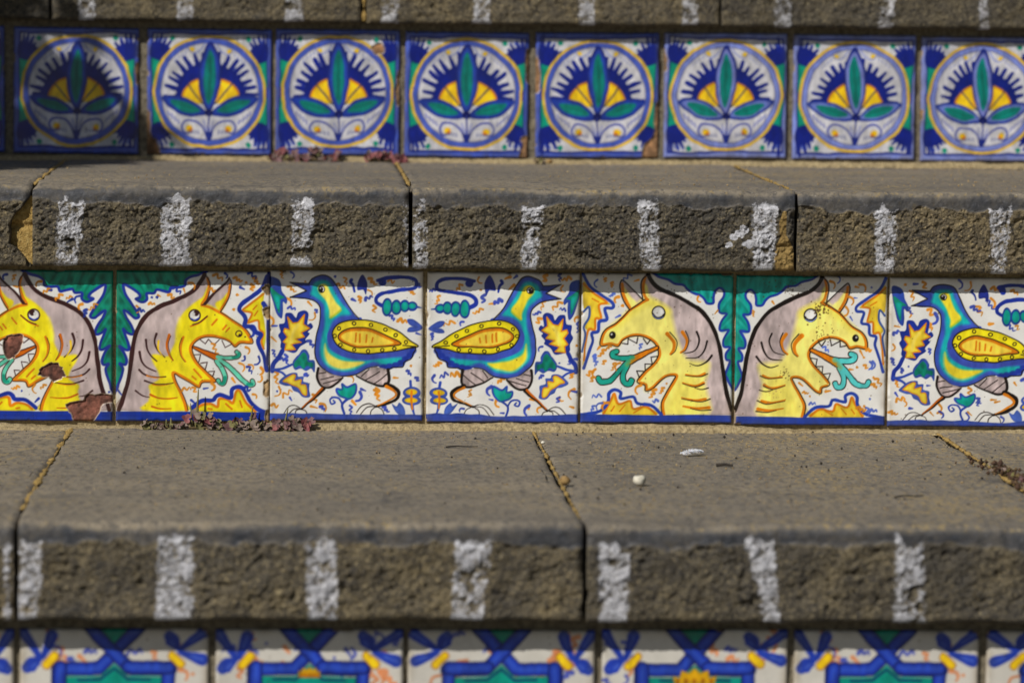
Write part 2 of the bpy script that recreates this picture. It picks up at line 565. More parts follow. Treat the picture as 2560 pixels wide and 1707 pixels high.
def paint_horse_a(N, seed, mirror=False):
    T = Paint(N, 25, 0, 1480, seed, mirror)
    # green acanthus
    gl = "15,-20 840,-20 830,30 740,58 690,95 685,140 640,160 555,160 530,205 470,195 410,185 385,220 318,222 318,280 270,310 210,280 250,262 240,225 180,180 95,138 110,230 160,310 215,395 240,450 200,465 140,415 95,395 120,460 165,530 192,600 180,628 130,610 95,575 110,620 140,700 150,770 115,775 60,740 100,800 128,880 115,925 65,915 95,960 80,1030 50,1110 30,1170 -40,1170 -40,-20"
    T.f(gl, 'g', k=3)
    T.blot("120,60 230,100 330,150 420,90 520,130 600,70 80,300 150,400 60,500 130,560 70,680 60,820 70,960 260,260", 'G', 26, 1, 0.6)
    for q in ("560,20 600,80 640,130", "430,20 460,100 500,180", "300,20 340,110 370,190", "180,20 230,110 290,210 280,270", "40,150 110,290 210,430", "40,380 110,480 165,600", "40,560 90,660 125,750", "35,740 75,820 105,900", "700,20 690,60 670,120"):
        T.s(q, 26, 'G', w1=10, op=.55, soft=14)
    for q in ("500,20 540,90 575,140", "370,30 400,120 430,175", "240,30 280,120 335,205", "60,230 130,330 220,445", "60,450 120,540 175,610", "50,640 100,720 135,765"):
        T.s(q, 20, (30, 168, 132), w1=8, op=.6, soft=14)
    T.s(gl, 27, 'b', closed=True)
    # neck, head
    sil = "50,1370 110,1200 150,1050 170,880 190,720 230,560 320,430 440,350 560,300 700,240 800,160 850,90 880,35 920,80 925,150 912,230 885,315 960,230 1060,130 1115,60 1132,130 1115,230 1075,320 1030,395 1120,455 1250,545 1310,615 1338,700 1225,703 1168,742 1125,700 1060,668 950,645 860,652 790,692 758,745 768,820 815,900 885,972 990,1082 865,1094 828,1148 740,1095 640,1040 580,1003 605,1090 650,1180 700,1290 722,1372"
    T.f(sil, 'm', k=3)
    yel = "280,1368 335,1280 352,1190 342,1125 440,1065 425,980 372,890 372,825 450,830 520,840 560,770 592,690 596,600 622,500 680,400 770,318 860,255 890,250 885,315 960,345 1030,395 1120,455 1250,545 1310,615 1338,700 1225,703 1168,742 1125,700 1060,668 950,645 860,652 790,692 758,745 768,820 815,900 885,972 990,1082 865,1094 828,1148 740,1095 640,1040 580,1003 605,1090 650,1180 700,1290 722,1372"
    T.f(yel, 'y', soft=16, k=3)
    T.f("985,300 1040,270 1100,200 1080,310 1030,390 980,340", 'y', soft=12)
    T.f("880,200 915,140 905,250 870,310 850,290", 'y', soft=10)
    T.s("640,470 610,580 600,680", 30, (248, 232, 90), soft=30, op=.6)
    T.s("55,1368 112,1200 150,1050 172,880 192,720 236,560 320,430 440,350 560,300 700,237 790,170 845,90 872,35", 42, 'K')
    og = "848,335 920,352 1000,390 1060,425 1150,492 1248,558 1298,625 1322,688 1220,690 1165,727 1112,682 1040,652 950,630 862,640 790,676 742,740 750,822 800,902 880,985 970,1075"
    T.s(og, 26, 'o')
    T.s("975,1080 862,1082 825,1132 740,1080 640,1025 575,1000 595,1085 645,1185 690,1290 712,1368", 26, 'o')
    T.s("1030,400 1120,458 1250,545 1312,615 1340,702 1225,705 1168,744 1125,702 1060,670 950,646 860,654 790,694 758,747 768,820 815,900 885,972 992,1082 866,1096 830,1148 740,1097 640,1042 592,1012 612,1090 660,1180 708,1290 726,1365", 9, 'K')
    T.s("905,70 917,150 892,250 850,322", 26, 'o')
    T.s("1122,120 1095,250 1030,372", 26, 'o')
    T.s("885,40 926,110 917,220 880,318 850,330", 11, 'K')
    T.s("880,320 960,220 1085,105 1115,60", 30, 'K', w1=18)
    T.s("1120,70 1134,110 1118,220 1080,310 1026,395", 11, 'K')
    T.ring(780, 436, 54, 13, 'K', 'W')
    T.e(795, 415, 26, 30, 'K'); T.s("745,470 780,485 820,465", 14, 'b')
    T.e(770, 425, 14, 18, 'W')
    T.s("740,542 820,510 902,445", 16, 'o'); T.s("760,525 830,500 902,442", 10, 'K')
    for q in ("990,470 945,525", "1080,530 1050,570", "1110,555 1085,585", "780,965 850,1045", "765,1035 800,1065"):
        T.s(q, 18, 'o')
    T.ring(1205, 610, 29, 11, 'K'); T.e(1216, 625, 15, 15, 'K'); T.e(1266, 640, 7, 7, 'K')
    for q, c, w in (("410,620 392,700 430,790 490,850", 'K', 24), ("310,680 322,770 360,840 415,890", 'K', 22), ("250,800 270,890 320,950 410,990", 'K', 22),
                    ("245,970 300,1020 400,1045 505,1040", 'K', 20), ("300,1080 400,1112 490,1112 578,1100", 'K', 18), ("215,1180 280,1225 345,1240", 'K', 18),
                    ("355,1215 440,1248 540,1254 620,1245", 'O', 20), ("370,1330 450,1350 560,1350", 'O', 18), ("530,630 510,720 530,820 570,880", 'O', 26),
                    ("545,640 525,720 545,820 575,880", 'K', 8), ("670,650 645,740 655,830 695,890", 'o', 24), ("655,660 630,740 645,830 690,895", 'K', 7),
                    ("430,690 430,770 470,840", 'gd', 20), ("320,1030 400,1050 480,1050", 'o', 14), ("380,1118 460,1125 540,1112", 'o', 14)):
        T.s(q, w, c, w1=w * 0.45)
    for q in ("830,672 880,712 912,667 965,725 1015,672", "1042,680 1072,750 1132,716", "780,820 836,820 822,890", "840,905 902,895 885,962", "920,985 972,980 957,1032"):
        T.s(q, 9, 'K', sm=False)
    tg = ("1000,840 1100,850 1180,840 1205,812 1182,790", "1020,865 1120,940 1230,1050 1310,1112 1352,1104 1345,1072", "990,880 1040,950 1072,1030 1060,1098 1028,1100 1010,1072")
    T.s("768,745 880,800 1000,848", 30, 'K', w1=78)
    for q in tg: T.s(q, 50, 'K')
    T.s("772,747 880,800 1010,852", 12, 'O', w1=58)
    for q in tg: T.s(q, 34, (96, 196, 166))
    for q in ("1150,845 1195,830 1205,805", "1300,1108 1340,1105", "1072,1040 1060,1095 1030,1098"): T.s(q, 30, (0, 140, 112), op=.8)
    # leaves of yellow
    T.f("1440,200 1370,260 1290,320 1230,380 1320,400 1310,450 1285,500 1390,480 1400,560 1440,600 1430,680 1450,760 1465,600 1450,470 1430,380 1440,280", 'y')
    T.s("1440,215 1370,270 1290,330 1240,380 1325,402 1315,450 1290,500 1390,478 1405,560 1440,600 1425,680 1450,750", 20, 'o')
    T.s("1478,40 1425,160 1330,240 1232,312 1208,372 1252,425 1270,470 1262,530 1340,540 1372,592 1420,612 1392,672 1412,740 1452,822 1482,965", 40, 'b')
    T.s("1492,440 1490,700 1486,900", 34, (44, 52, 120)); T.s("1496,10 1490,200", 40, 'B'); T.s("1440,310 1460,340", 44, 'b')
    T.s("1375,330 1340,370", 14, 'o'); T.s("1385,385 1355,430", 14, 'o')
    T.f("780,1375 850,1322 940,1302 1000,1332 1022,1252 1100,1262 1150,1292 1182,1182 1220,1172 1282,1282 1385,1375", 'y')
    T.s("800,1360 850,1318 940,1300 1005,1330 1022,1252 1100,1258 1152,1290 1182,1182 1220,1172 1282,1285 1370,1370", 24, 'o')
    T.s("765,1345 860,1272 960,1266 988,1230 1032,1212 1130,1240 1142,1162 1190,1132 1252,1152 1320,1270 1400,1350 1510,1385", 38, 'b')
    for q in ("1085,1300 1140,1350", "1220,1270 1240,1330", "920,1350 950,1355"): T.s(q, 18, 'o')
    T.squig("990,80 960,180 740,130 680,185 430,250 550,250 250,360 350,330 1190,250 1130,375 960,760 1320,790 1240,920 1340,930 1150,1040 700,1150 780,1190 950,1150 1370,1230 1440,1060 1200,70 1280,100 1370,90 1320,160 1440,1000", 'o', 66, 19)
    T.squig("1060,60 1220,160 610,195 430,275 270,415 1270,870 1410,880 1300,1000 890,1180 1310,1150 770,1285 1335,600 1340,40 55,1190 380,260", 'b', 62, 19)
    T.f("-40,1382 1600,1378 1600,1600 -40,1600", (18, 52, 160), sm=False)
    T.s("60,1420 500,1425 1000,1422 1500,1418", 26, (14, 40, 140), op=.5)
    T.dirt(50)
    return T


def paint_horse_b(N, seed, mirror=False, flavour=0):
    T = Paint(N, 65, 45, 1435, seed, mirror)
    gl = "-40,-40 830,-40 800,60 680,105 620,140 540,150 500,190 450,225 380,245 340,280 310,325 255,325 250,270 235,210 195,180 155,210 155,260 200,330 200,400 180,420 130,425 170,480 190,540 185,585 120,580 110,590 155,670 150,740 95,745 130,810 125,865 90,880 130,1000 120,1040 50,1160 -40,1160"
    T.f(gl, 't', k=3)
    T.blot("130,120 260,130 370,180 470,120 580,100 90,330 150,400 80,480 150,560 70,660 120,700 70,820 60,950 100,1040 300,250", (0, 112, 100), 30, 1, 0.55)
    for q in ("600,20 590,80 560,140", "480,20 470,120 430,220", "350,20 330,150 300,300", "220,20 190,120 170,180", "70,200 130,330 180,400", "60,420 130,490 175,570", "60,600 110,660 135,730", "55,760 95,800 115,860", "60,900 95,960 110,1020"):
        T.s(q, 30, (0, 118, 110), w1=10, op=.7, soft=18)
    for q in ("540,20 520,90 500,170", "410,30 390,140 350,250", "280,20 270,160 285,310", "90,260 160,350 190,400", "75,470 150,540 180,575"):
        T.s(q, 22, (60, 200, 184), w1=8, op=.55, soft=16)
    T.s(gl, 23, (28, 58, 158), closed=True)
    sil = "65,1350 120,1180 150,1000 170,850 200,700 260,540 360,400 480,320 620,250 760,190 840,120 880,45 930,100 942,180 925,290 1000,222 1090,132 1128,115 1142,180 1110,300 1050,395 1085,430 1170,520 1270,580 1312,660 1312,742 1220,732 1150,747 1110,690 1030,652 940,646 850,680 790,740 772,820 820,910 890,980 968,1070 950,1102 895,1120 885,1172 820,1150 700,1040 610,1025 630,1080 690,1190 738,1290 725,1398 100,1398"
    T.f(sil, 'm', k=3, var=0.14)
    yel = "290,1398 300,1200 325,1100 300,1000 285,900 380,880 500,860 560,760 600,640 620,560 640,470 660,390 740,330 850,270 880,240 925,290 960,320 1050,395 1085,430 1170,520 1270,580 1312,660 1312,742 1220,732 1150,747 1110,690 1030,652 940,646 850,680 790,740 772,820 820,910 890,980 968,1070 950,1102 895,1120 885,1172 820,1150 700,1040 610,1025 630,1080 690,1190 738,1290 725,1398"
    T.f(yel, 'Y', soft=46, k=3, var=0.07)
    T.f("560,1060 640,1200 690,1380 420,1380 360,1150 450,1000", (246, 226, 74), soft=90, op=.4)
    T.s("690,400 850,330 1000,400 1180,560", 60, (246, 226, 66), soft=60, op=.5)
    T.f("985,330 1040,270 1110,170 1115,240 1050,380", 'Y', soft=16)
    T.f("880,180 925,130 920,250 870,310", 'Y', soft=12)
    T.s("68,1350 120,1180 150,1000 172,850 202,700 262,540 360,402 480,322 620,252 760,192 840,122 875,55", 38, 'k')
    T.s("872,300 960,345 1045,400 1085,440 1170,530 1262,590 1298,660 1298,728 1220,718 1150,732 1108,680 1030,640 940,634 848,668 778,735 758,820 808,915 880,988 952,1068", 24, 'o')
    T.s("940,1095 885,1112 872,1158 818,1138 700,1028 600,1018 618,1082 680,1195 724,1292 712,1390", 26, 'o')
    T.s("890,290 960,335 1050,398 1085,432 1170,522 1270,582 1314,660 1314,744 1220,734 1150,749 1108,690 1030,652 940,646 850,682 792,740 772,820 822,910 892,980 968,1070 950,1102 895,1120 886,1172 820,1152 700,1042 612,1028 632,1080 692,1190 740,1290 728,1394", 10, 'k')
    T.s("905,85 922,170 905,260 875,302", 26, 'o'); T.s("1120,150 1105,260 1050,372", 28, 'o')
    T.s("872,50 930,105 942,180 922,300", 11, 'k'); T.s("920,305 1000,220 1092,130 1126,116 1142,180 1112,300 1052,395", 11, 'k')
    T.ring(772, 422, 60, 12, 'k', 'W'); T.s("735,462 780,477 822,445", 20, (120, 140, 196)); T.s("722,436 745,462 790,466 826,430", 13, 'k')
    T.e(1206, 640, 31, 36, 'k'); T.e(1214, 632, 9, 10, 'W')
    for q in ("410,600 386,680 430,780 530,808", "310,688 340,780 400,845 510,855", "265,825 320,890 400,925 475,905"):
        T.s(q, 20, 'k', w1=7)
    for q, w in (("545,605 505,680 520,760 560,800", 36), ("690,622 628,700 628,770 655,815", 44), ("330,1000 400,1025 510,1010", 24), ("340,1092 420,1120 540,1092", 26), ("320,1248 420,1262 545,1235", 26), ("285,1328 400,1340 530,1318", 30)):
        T.s(q, w, 'o', w1=w * .5)
    for q in ("515,595 486,680 510,770 550,802", "665,605 600,690 610,780 650,822", "305,1005 380,1032 515,1020", "335,1102 420,1132 540,1100", "295,1140 360,1156 422,1140", "275,1246 370,1276 545,1247", "268,1350 370,1359 460,1340"):
        T.s(q, 11, 'k', w1=6)
    for q in ("850,682 880,722 916,668", "965,658 976,716 1055,672", "1058,675 1060,726 1112,716", "785,836 842,846 830,912", "836,916 896,914 890,976", "900,985 972,980 950,1042"):
        T.s(q, 10, 'k', sm=False)
    tg = ("1010,852 1110,862 1185,850 1202,812 1165,795", "1050,890 1140,985 1220,1075 1305,1092 1335,1055", "1060,930 1102,1020 1090,1095 1042,1108 1022,1075")
    T.s("785,758 900,812 1030,880", 40, 'k', w1=84)
    for q in tg: T.s(q, 60, 'k')
    T.s("788,758 900,812 1040,885", 22, 'o', w1=62)
    tc = (24, 160, 140) if flavour else 'cy'
    for q in tg: T.s(q, 42, tc)
    T.s("1000,860 1060,920", 40, (150, 150, 60), soft=30, op=.6)
    T.f("1485,130 1400,220 1255,325 1245,350 1340,362 1312,480 1362,484 1372,592 1440,602 1472,880 1486,900 1445,630 1468,560 1432,480 1420,362 1482,384", (240, 206, 52))
    T.s("1482,150 1400,228 1265,328 1338,356 1318,480 1370,486 1376,590 1440,602 1474,880", 20, 'o')
    T.s("1486,55 1425,170 1320,252 1212,332 1212,380 1282,392 1262,490 1332,512 1342,602 1402,622 1392,702 1432,822 1474,955", 28, (38, 66, 162))
    T.s("1482,420 1432,370 1430,470 1478,560 1462,640 1490,800", 20, (56, 84, 150))
    T.s("1400,290 1340,325", 12, 'o')
    T.f("780,1398 880,1322 1000,1342 1032,1272 1140,1302 1182,1202 1212,1262 1285,1398", (240, 206, 52))
    T.s("790,1388 880,1322 1000,1342 1032,1270 1140,1300 1182,1205 1212,1262 1282,1392", 22, 'o')
    T.s("735,1396 832,1310 960,1292 1002,1230 1120,1250 1122,1190 1182,1165 1232,1200 1240,1280 1320,1370 1510,1402", 30, (34, 64, 164))
    for q in ("930,1340 1000,1380", "1080,1310 1130,1370", "1180,1320 1210,1365"): T.s(q, 12, 'o')
    T.squig("410,300 215,425 1125,370 990,120 1215,150 1280,140 1240,780 1290,820 1345,770 1180,940 1220,920 1300,900 1370,1010 1430,1030 700,1100 740,1170 960,1160 1300,1290 1390,1080 810,1200 1190,290 1270,1310", 'o', 62, 18)
    T.squig("930,740 1170,445 1370,870 1360,915 1340,1220 800,1275 1390,1330 1210,250 1360,150 1060,80 1345,1340", (70, 96, 190), 58, 17)
    T.f("-40,1402 1600,1398 1600,1600 -40,1600", (38, 66, 164), sm=False)
    T.s("60,1440 500,1445 1000,1442 1500,1436", 30, (30, 54, 150), op=.5)
    T.dirt(70)
    if not flavour:
        T.dirt(70, (74, 48, 22), 8, .85, 870, 350, 45); T.dirt(40, (84, 56, 26), 7, .8, 900, 610, 60); T.dirt(40, (54, 38, 22), 7, .8, 590, 170, 60); T.dirt(26, (74, 48, 22), 7, .8, 540, 985, 35)
        T.dirt(24, (74, 48, 22), 7, .8, 300, 110, 130); T.dirt(18, (150, 110, 90), 14, .35, 420, 1150, 60)
    else:
        T.dirt(40, (66, 44, 24), 6, .8, 450, 80, 150)
    return T


def paint_bird(N, seed, mirror=False, x0=25, y0=5, warp=9.0, hue=0):
    T = Paint(N, x0, y0, 1465, seed, mirror, warp)
    BL, TE, YE = (58, 84, 182), (20, 176, 176), (240, 218, 50) if hue else (238, 222, 90)
    # squiggled ground
    T.squig("170,60 360,80 1000,90 1200,130 990,200 220,330 400,340 880,310 1010,400 1390,240 1280,500 60,480 65,700 430,470 60,1040 110,1190 190,1230 1400,930 1230,1030 800,1075 1080,1190 500,1270 540,1330 440,1330 830,1300 80,1330 1045,1200 700,180 740,80 220,170", 'o', 72, 19)
    T.squig("240,60 660,70 820,300 970,270 1180,480 1460,160 60,545 410,720 460,410 205,355 55,830 1340,1000 1440,640 1435,1050 910,1160 890,1240 80,1190 240,1265 540,1350 1150,1360 800,1375 400,1040 140,890 215,870", (46, 66, 170), 62, 20)
    T.s("800,100 790,120 815,150 830,210", 30, 'b', w1=18)
    # feather at the edge
    T.f("20,70 100,85 132,130 140,200 182,280 172,332 140,310 142,400 130,472 80,420 50,310 25,200", (40, 72, 168)); T.f("30,170 110,230 160,270 115,290 110,420 70,330", 'g'); T.f("60,240 110,260 100,380 75,330", 't')
    # big yellow leaf
    T.f("200,420 165,430 160,515 108,530 120,600 100,640 130,700 130,765 200,792 270,800 312,742 372,702 362,672 402,622 385,600 432,560 410,520 378,532 388,432 350,398 290,420 270,470 232,430", 'b')
    T.f("188,460 240,520 290,512 352,438 342,530 402,570 322,610 352,650 272,670 322,702 232,722 270,772 170,782 180,722 150,702 190,650 150,600 160,570 212,580", (246, 214, 56), sm=False)
    T.s("188,460 240,520 290,512 352,438 342,530 402,570 322,610 352,650 272,670 322,702 232,722 270,772 170,782 180,722 150,702 190,650 150,600 160,570 212,580", 10, 'o', closed=True, sm=False)
    T.s("230,700 250,600 290,540", 34, (246, 222, 90), soft=14)
    T.s("145,790 110,860 62,920 50,990", 40, 'b'); T.s("60,978 150,960 240,920", 24, (40, 70, 170)); T.s("70,980 140,1000 185,1040", 22, (40, 70, 170))
    T.f("300,820 330,775 370,775 402,830 402,870 452,880 455,1000 420,960 370,985 320,960 268,972 246,900 280,840", (50, 84, 176)); T.f("305,840 345,800 375,830 385,890 430,900 430,950 380,930 345,965 310,930 270,950 262,905", 'g'); T.blot("300,900 345,850 380,910 430,920", 'G', 20, 1, .5)
    T.f("165,1040 230,1005 285,1005 295,1040 345,1040 345,1090 405,1110 405,1170 415,1235 350,1245 300,1200 255,1178 230,1135 180,1132 115,1100", (66, 92, 182)); T.f("155,1085 240,1022 272,1030 262,1080 322,1070 322,1120 372,1130 382,1222 340,1212 300,1152 240,1122 200,1102", (244, 214, 60)); T.s("155,1085 240,1022 272,1030 262,1080 322,1070 322,1120 372,1130 382,1222 340,1212 300,1152 240,1122 200,1102", 8, 'o', closed=True)
    # little flower, buds, swirls
    T.s("780,1255 722,1310 745,1395", 25, (40, 68, 170)); T.s("720,1300 690,1250 640,1240 605,1265 620,1305 655,1290 640,1270", 18, (40, 68, 170))
    T.leaf("668,1160 722,1170 722,1115 772,1150 852,1112 852,1200 792,1258 712,1235 672,1195", 't', (40, 70, 170), 18); T.blot("780,1220 720,1200", 'g', 26, 1, .7)
    T.s("1375,1080 1378,1130", 26, (46, 74, 176)); T.e(1388, 1190, 86, 56, (62, 88, 182)); T.e(1385, 1262, 90, 50, (62, 88, 182)); T.s("1385,1290 1390,1340 1412,1405", 40, (62, 88, 182), w1=20)
    T.e(1385, 1185, 56, 28, 'gd'); T.e(1380, 1262, 62, 26, 'gd'); T.s("1385,1180 1380,1262 1388,1350", 20, 'o')
    T.f("1195,1300 1242,1322 1270,1285 1312,1330 1322,1405 1250,1392", (72, 104, 196))
    T.f("905,45 952,120 942,235 915,190 858,195 862,120", (34, 52, 150))
    T.s("1090,112 1092,114", 72, 'b', sm=False); T.s("1050,92 1150,65 1300,65 1402,90 1422,140 1390,180 1250,192 1110,216 1040,262 1040,312 1092,342", 36, 'b')
    for (x, y) in ((1140, 358), (1226, 362), (1308, 352), (1380, 358)):
        T.e(x, y, 50, 92 - (x - 1140) * .18, (28, 66, 160))
    T.s("1400,360 1465,372", 30, (28, 66, 160), w1=10)
    for (x, y) in ((1140, 358), (1226, 362), (1308, 352), (1380, 354)):
        T.e(x, y, 34, 70 - (x - 1140) * .18, 't')
    T.blot("1140,390 1226,390 1300,370 1150,330", 'g', 22, 1, .6)
    T.f("1335,485 1400,490 1485,562 1400,560 1350,530", (62, 88, 184)); T.f("1335,605 1365,560 1485,568 1430,602", (62, 88, 184))
    # body
    body = "392,130 430,80 520,50 600,75 660,150 720,260 800,390 870,470 1100,560 1400,750 1418,790 1395,850 1335,882 1300,942 1232,948 1170,968 1100,958 1050,935 960,950 850,1020 700,1040 590,1005 510,940 465,860 450,760 470,620 495,520 502,400 480,340 430,300 385,285 370,205"
    T.f(body, BL, k=3)
    T.f("392,130 215,118 368,205 212,268 260,276 390,286 430,230", (46, 68, 166), sm=False)
    T.f("420,190 440,130 520,98 592,120 640,210 700,310 795,432 700,450 620,500 582,600 572,720 622,790 750,850 900,882 1275,850 1262,900 1180,922 1100,920 1010,890 930,920 830,980 720,992 620,970 540,900 500,800 520,640 545,540 545,430 530,340 460,272 408,240", TE, soft=22, k=3)
    T.s("640,150 720,300 800,410", 22, (60, 92, 186), soft=10)
    T.f("478,170 520,136 572,150 602,222 652,310 705,392 600,472 590,400 550,300 498,232", YE, soft=14)
    T.f("550,710 580,800 680,870 800,890 925,895 830,952 700,972 600,932 550,852 538,780", YE, soft=16)
    T.s("605,470 660,430 700,400", 16, (170, 190, 30), soft=14, op=.8)
    T.s("545,740 545,850 600,935 700,975 830,955", 14, (140, 210, 170), soft=10, op=.6)
    T.s("880,482 730,500 625,570 592,660 640,765 760,826 950,845 1200,822 1390,775", 46, (56, 76, 172))
    for (x, y) in ((1110, 945), (1165, 938), (1225, 925), (1275, 900), (1320, 865), (1365, 830), (1395, 790)):
        T.e(x, y, 34, 28, 'b', soft=8, op=.9)
    # wing
    wing = "618,612 658,540 750,500 900,484 1080,515 1230,590 1350,680 1445,748 1340,766 1200,792 1000,812 830,802 710,762 640,692"
    T.f(wing, 'y' if hue else (238, 216, 40)); T.s(wing, 11, 'k', closed=True)
    inn = "672,642 720,590 820,560 960,566 1100,620 1272,716 1150,742 950,752 800,737 700,692"
    T.f(inn, 'o'); T.f("700,642 750,604 850,590 970,602 1090,652 1200,712 1000,737 820,717 730,682", (246, 214, 70), soft=8); T.s(inn, 9, 'k', closed=True)
    for q in ("845,610 838,690", "880,620 880,695", "942,632 938,700", "1002,660 994,702"): T.s(q, 17, 'o')
    for (x, y) in ((680, 570), (825, 520), (988, 535), (1125, 578), (1220, 635), (1322, 705), (640, 640), (692, 725), (825, 770), (957, 788), (1092, 780), (1207, 765)):
        T.ring(x, y, 16, 9, 'k')
    T.s("1290,735 1420,748 1340,766", 9, 'k', sm=False)
    # outlines
    T.s("870,470 800,390 720,260 660,150 600,75 520,50 430,80 392,130", 10, 'k')
    T.s("392,132 215,118 368,205 212,268", 10, 'k', sm=False); T.s("212,268 350,278 430,300 480,340 502,400 495,520 470,620 450,760 465,860 510,940 590,1005 700,1040 850,1020 960,955 1050,937", 10, 'k')
    T.s("1095,958 1120,968 1170,966 1200,950 1240,950 1295,945 1305,905 1330,885 1370,870 1392,845 1400,810 1418,785 1420,755", 10, 'k')
    T.e(517, 187, 33, 36, 'k'); T.s("515,160 538,178 532,205", 9, 'W'); T.e(505, 176, 8, 8, 'W')
    # legs
    T.f("480,960 500,950 600,1012 722,1047 690,1110 560,1150 500,1110 475,1040", 'm', var=.2); T.s("490,958 482,1050 520,1130 590,1150 660,1112 728,1055", 26, 'k', w1=16)
    T.f("858,1030 960,970 1030,945 1150,972 1160,1060 1130,1120 1060,1115 930,1070", 'm', var=.2); T.s("858,1032 950,1080 1060,1120 1130,1120 1167,1070 1156,970", 14, 'k', w1=30)
    for q in ("905,1035 970,965", "950,1065 1075,985", "1030,1100 1145,1010", "500,1012 562,1002", "515,1072 640,1040", "540,1110 720,1060"): T.s(q, 9, 'k')
    T.s("548,1160 335,1356", 40, 'k', w1=18); T.s("532,1155 345,1340", 24, 'O', w1=12)
    T.s("1140,1112 1230,1150 1262,1200 1222,1268 1045,1325", 46, 'k', w1=20); T.s("1142,1128 1208,1165 1236,1208 1195,1252 1060,1315", 30, 'o', w1=8)
    for q in ("325,1352 270,1325 210,1335 158,1402", "322,1355 260,1362 205,1412", "325,1357 282,1372 275,1402", "330,1360 370,1372 386,1402",
              "1042,1322 980,1300 910,1322 862,1384", "1042,1325 960,1332 898,1402", "1042,1326 1000,1362 990,1402", "1046,1322 1100,1352 1122,1402"):
        T.s(q, 8, 'k')
    T.f("-60,1402 1700,1400 1700,1600 -60,1600", (52, 78, 176), sm=False)
    T.s("40,1440 500,1446 1000,1440 1500,1448", 24, (40, 62, 158), op=.5)
    T.dirt(50)
    return T


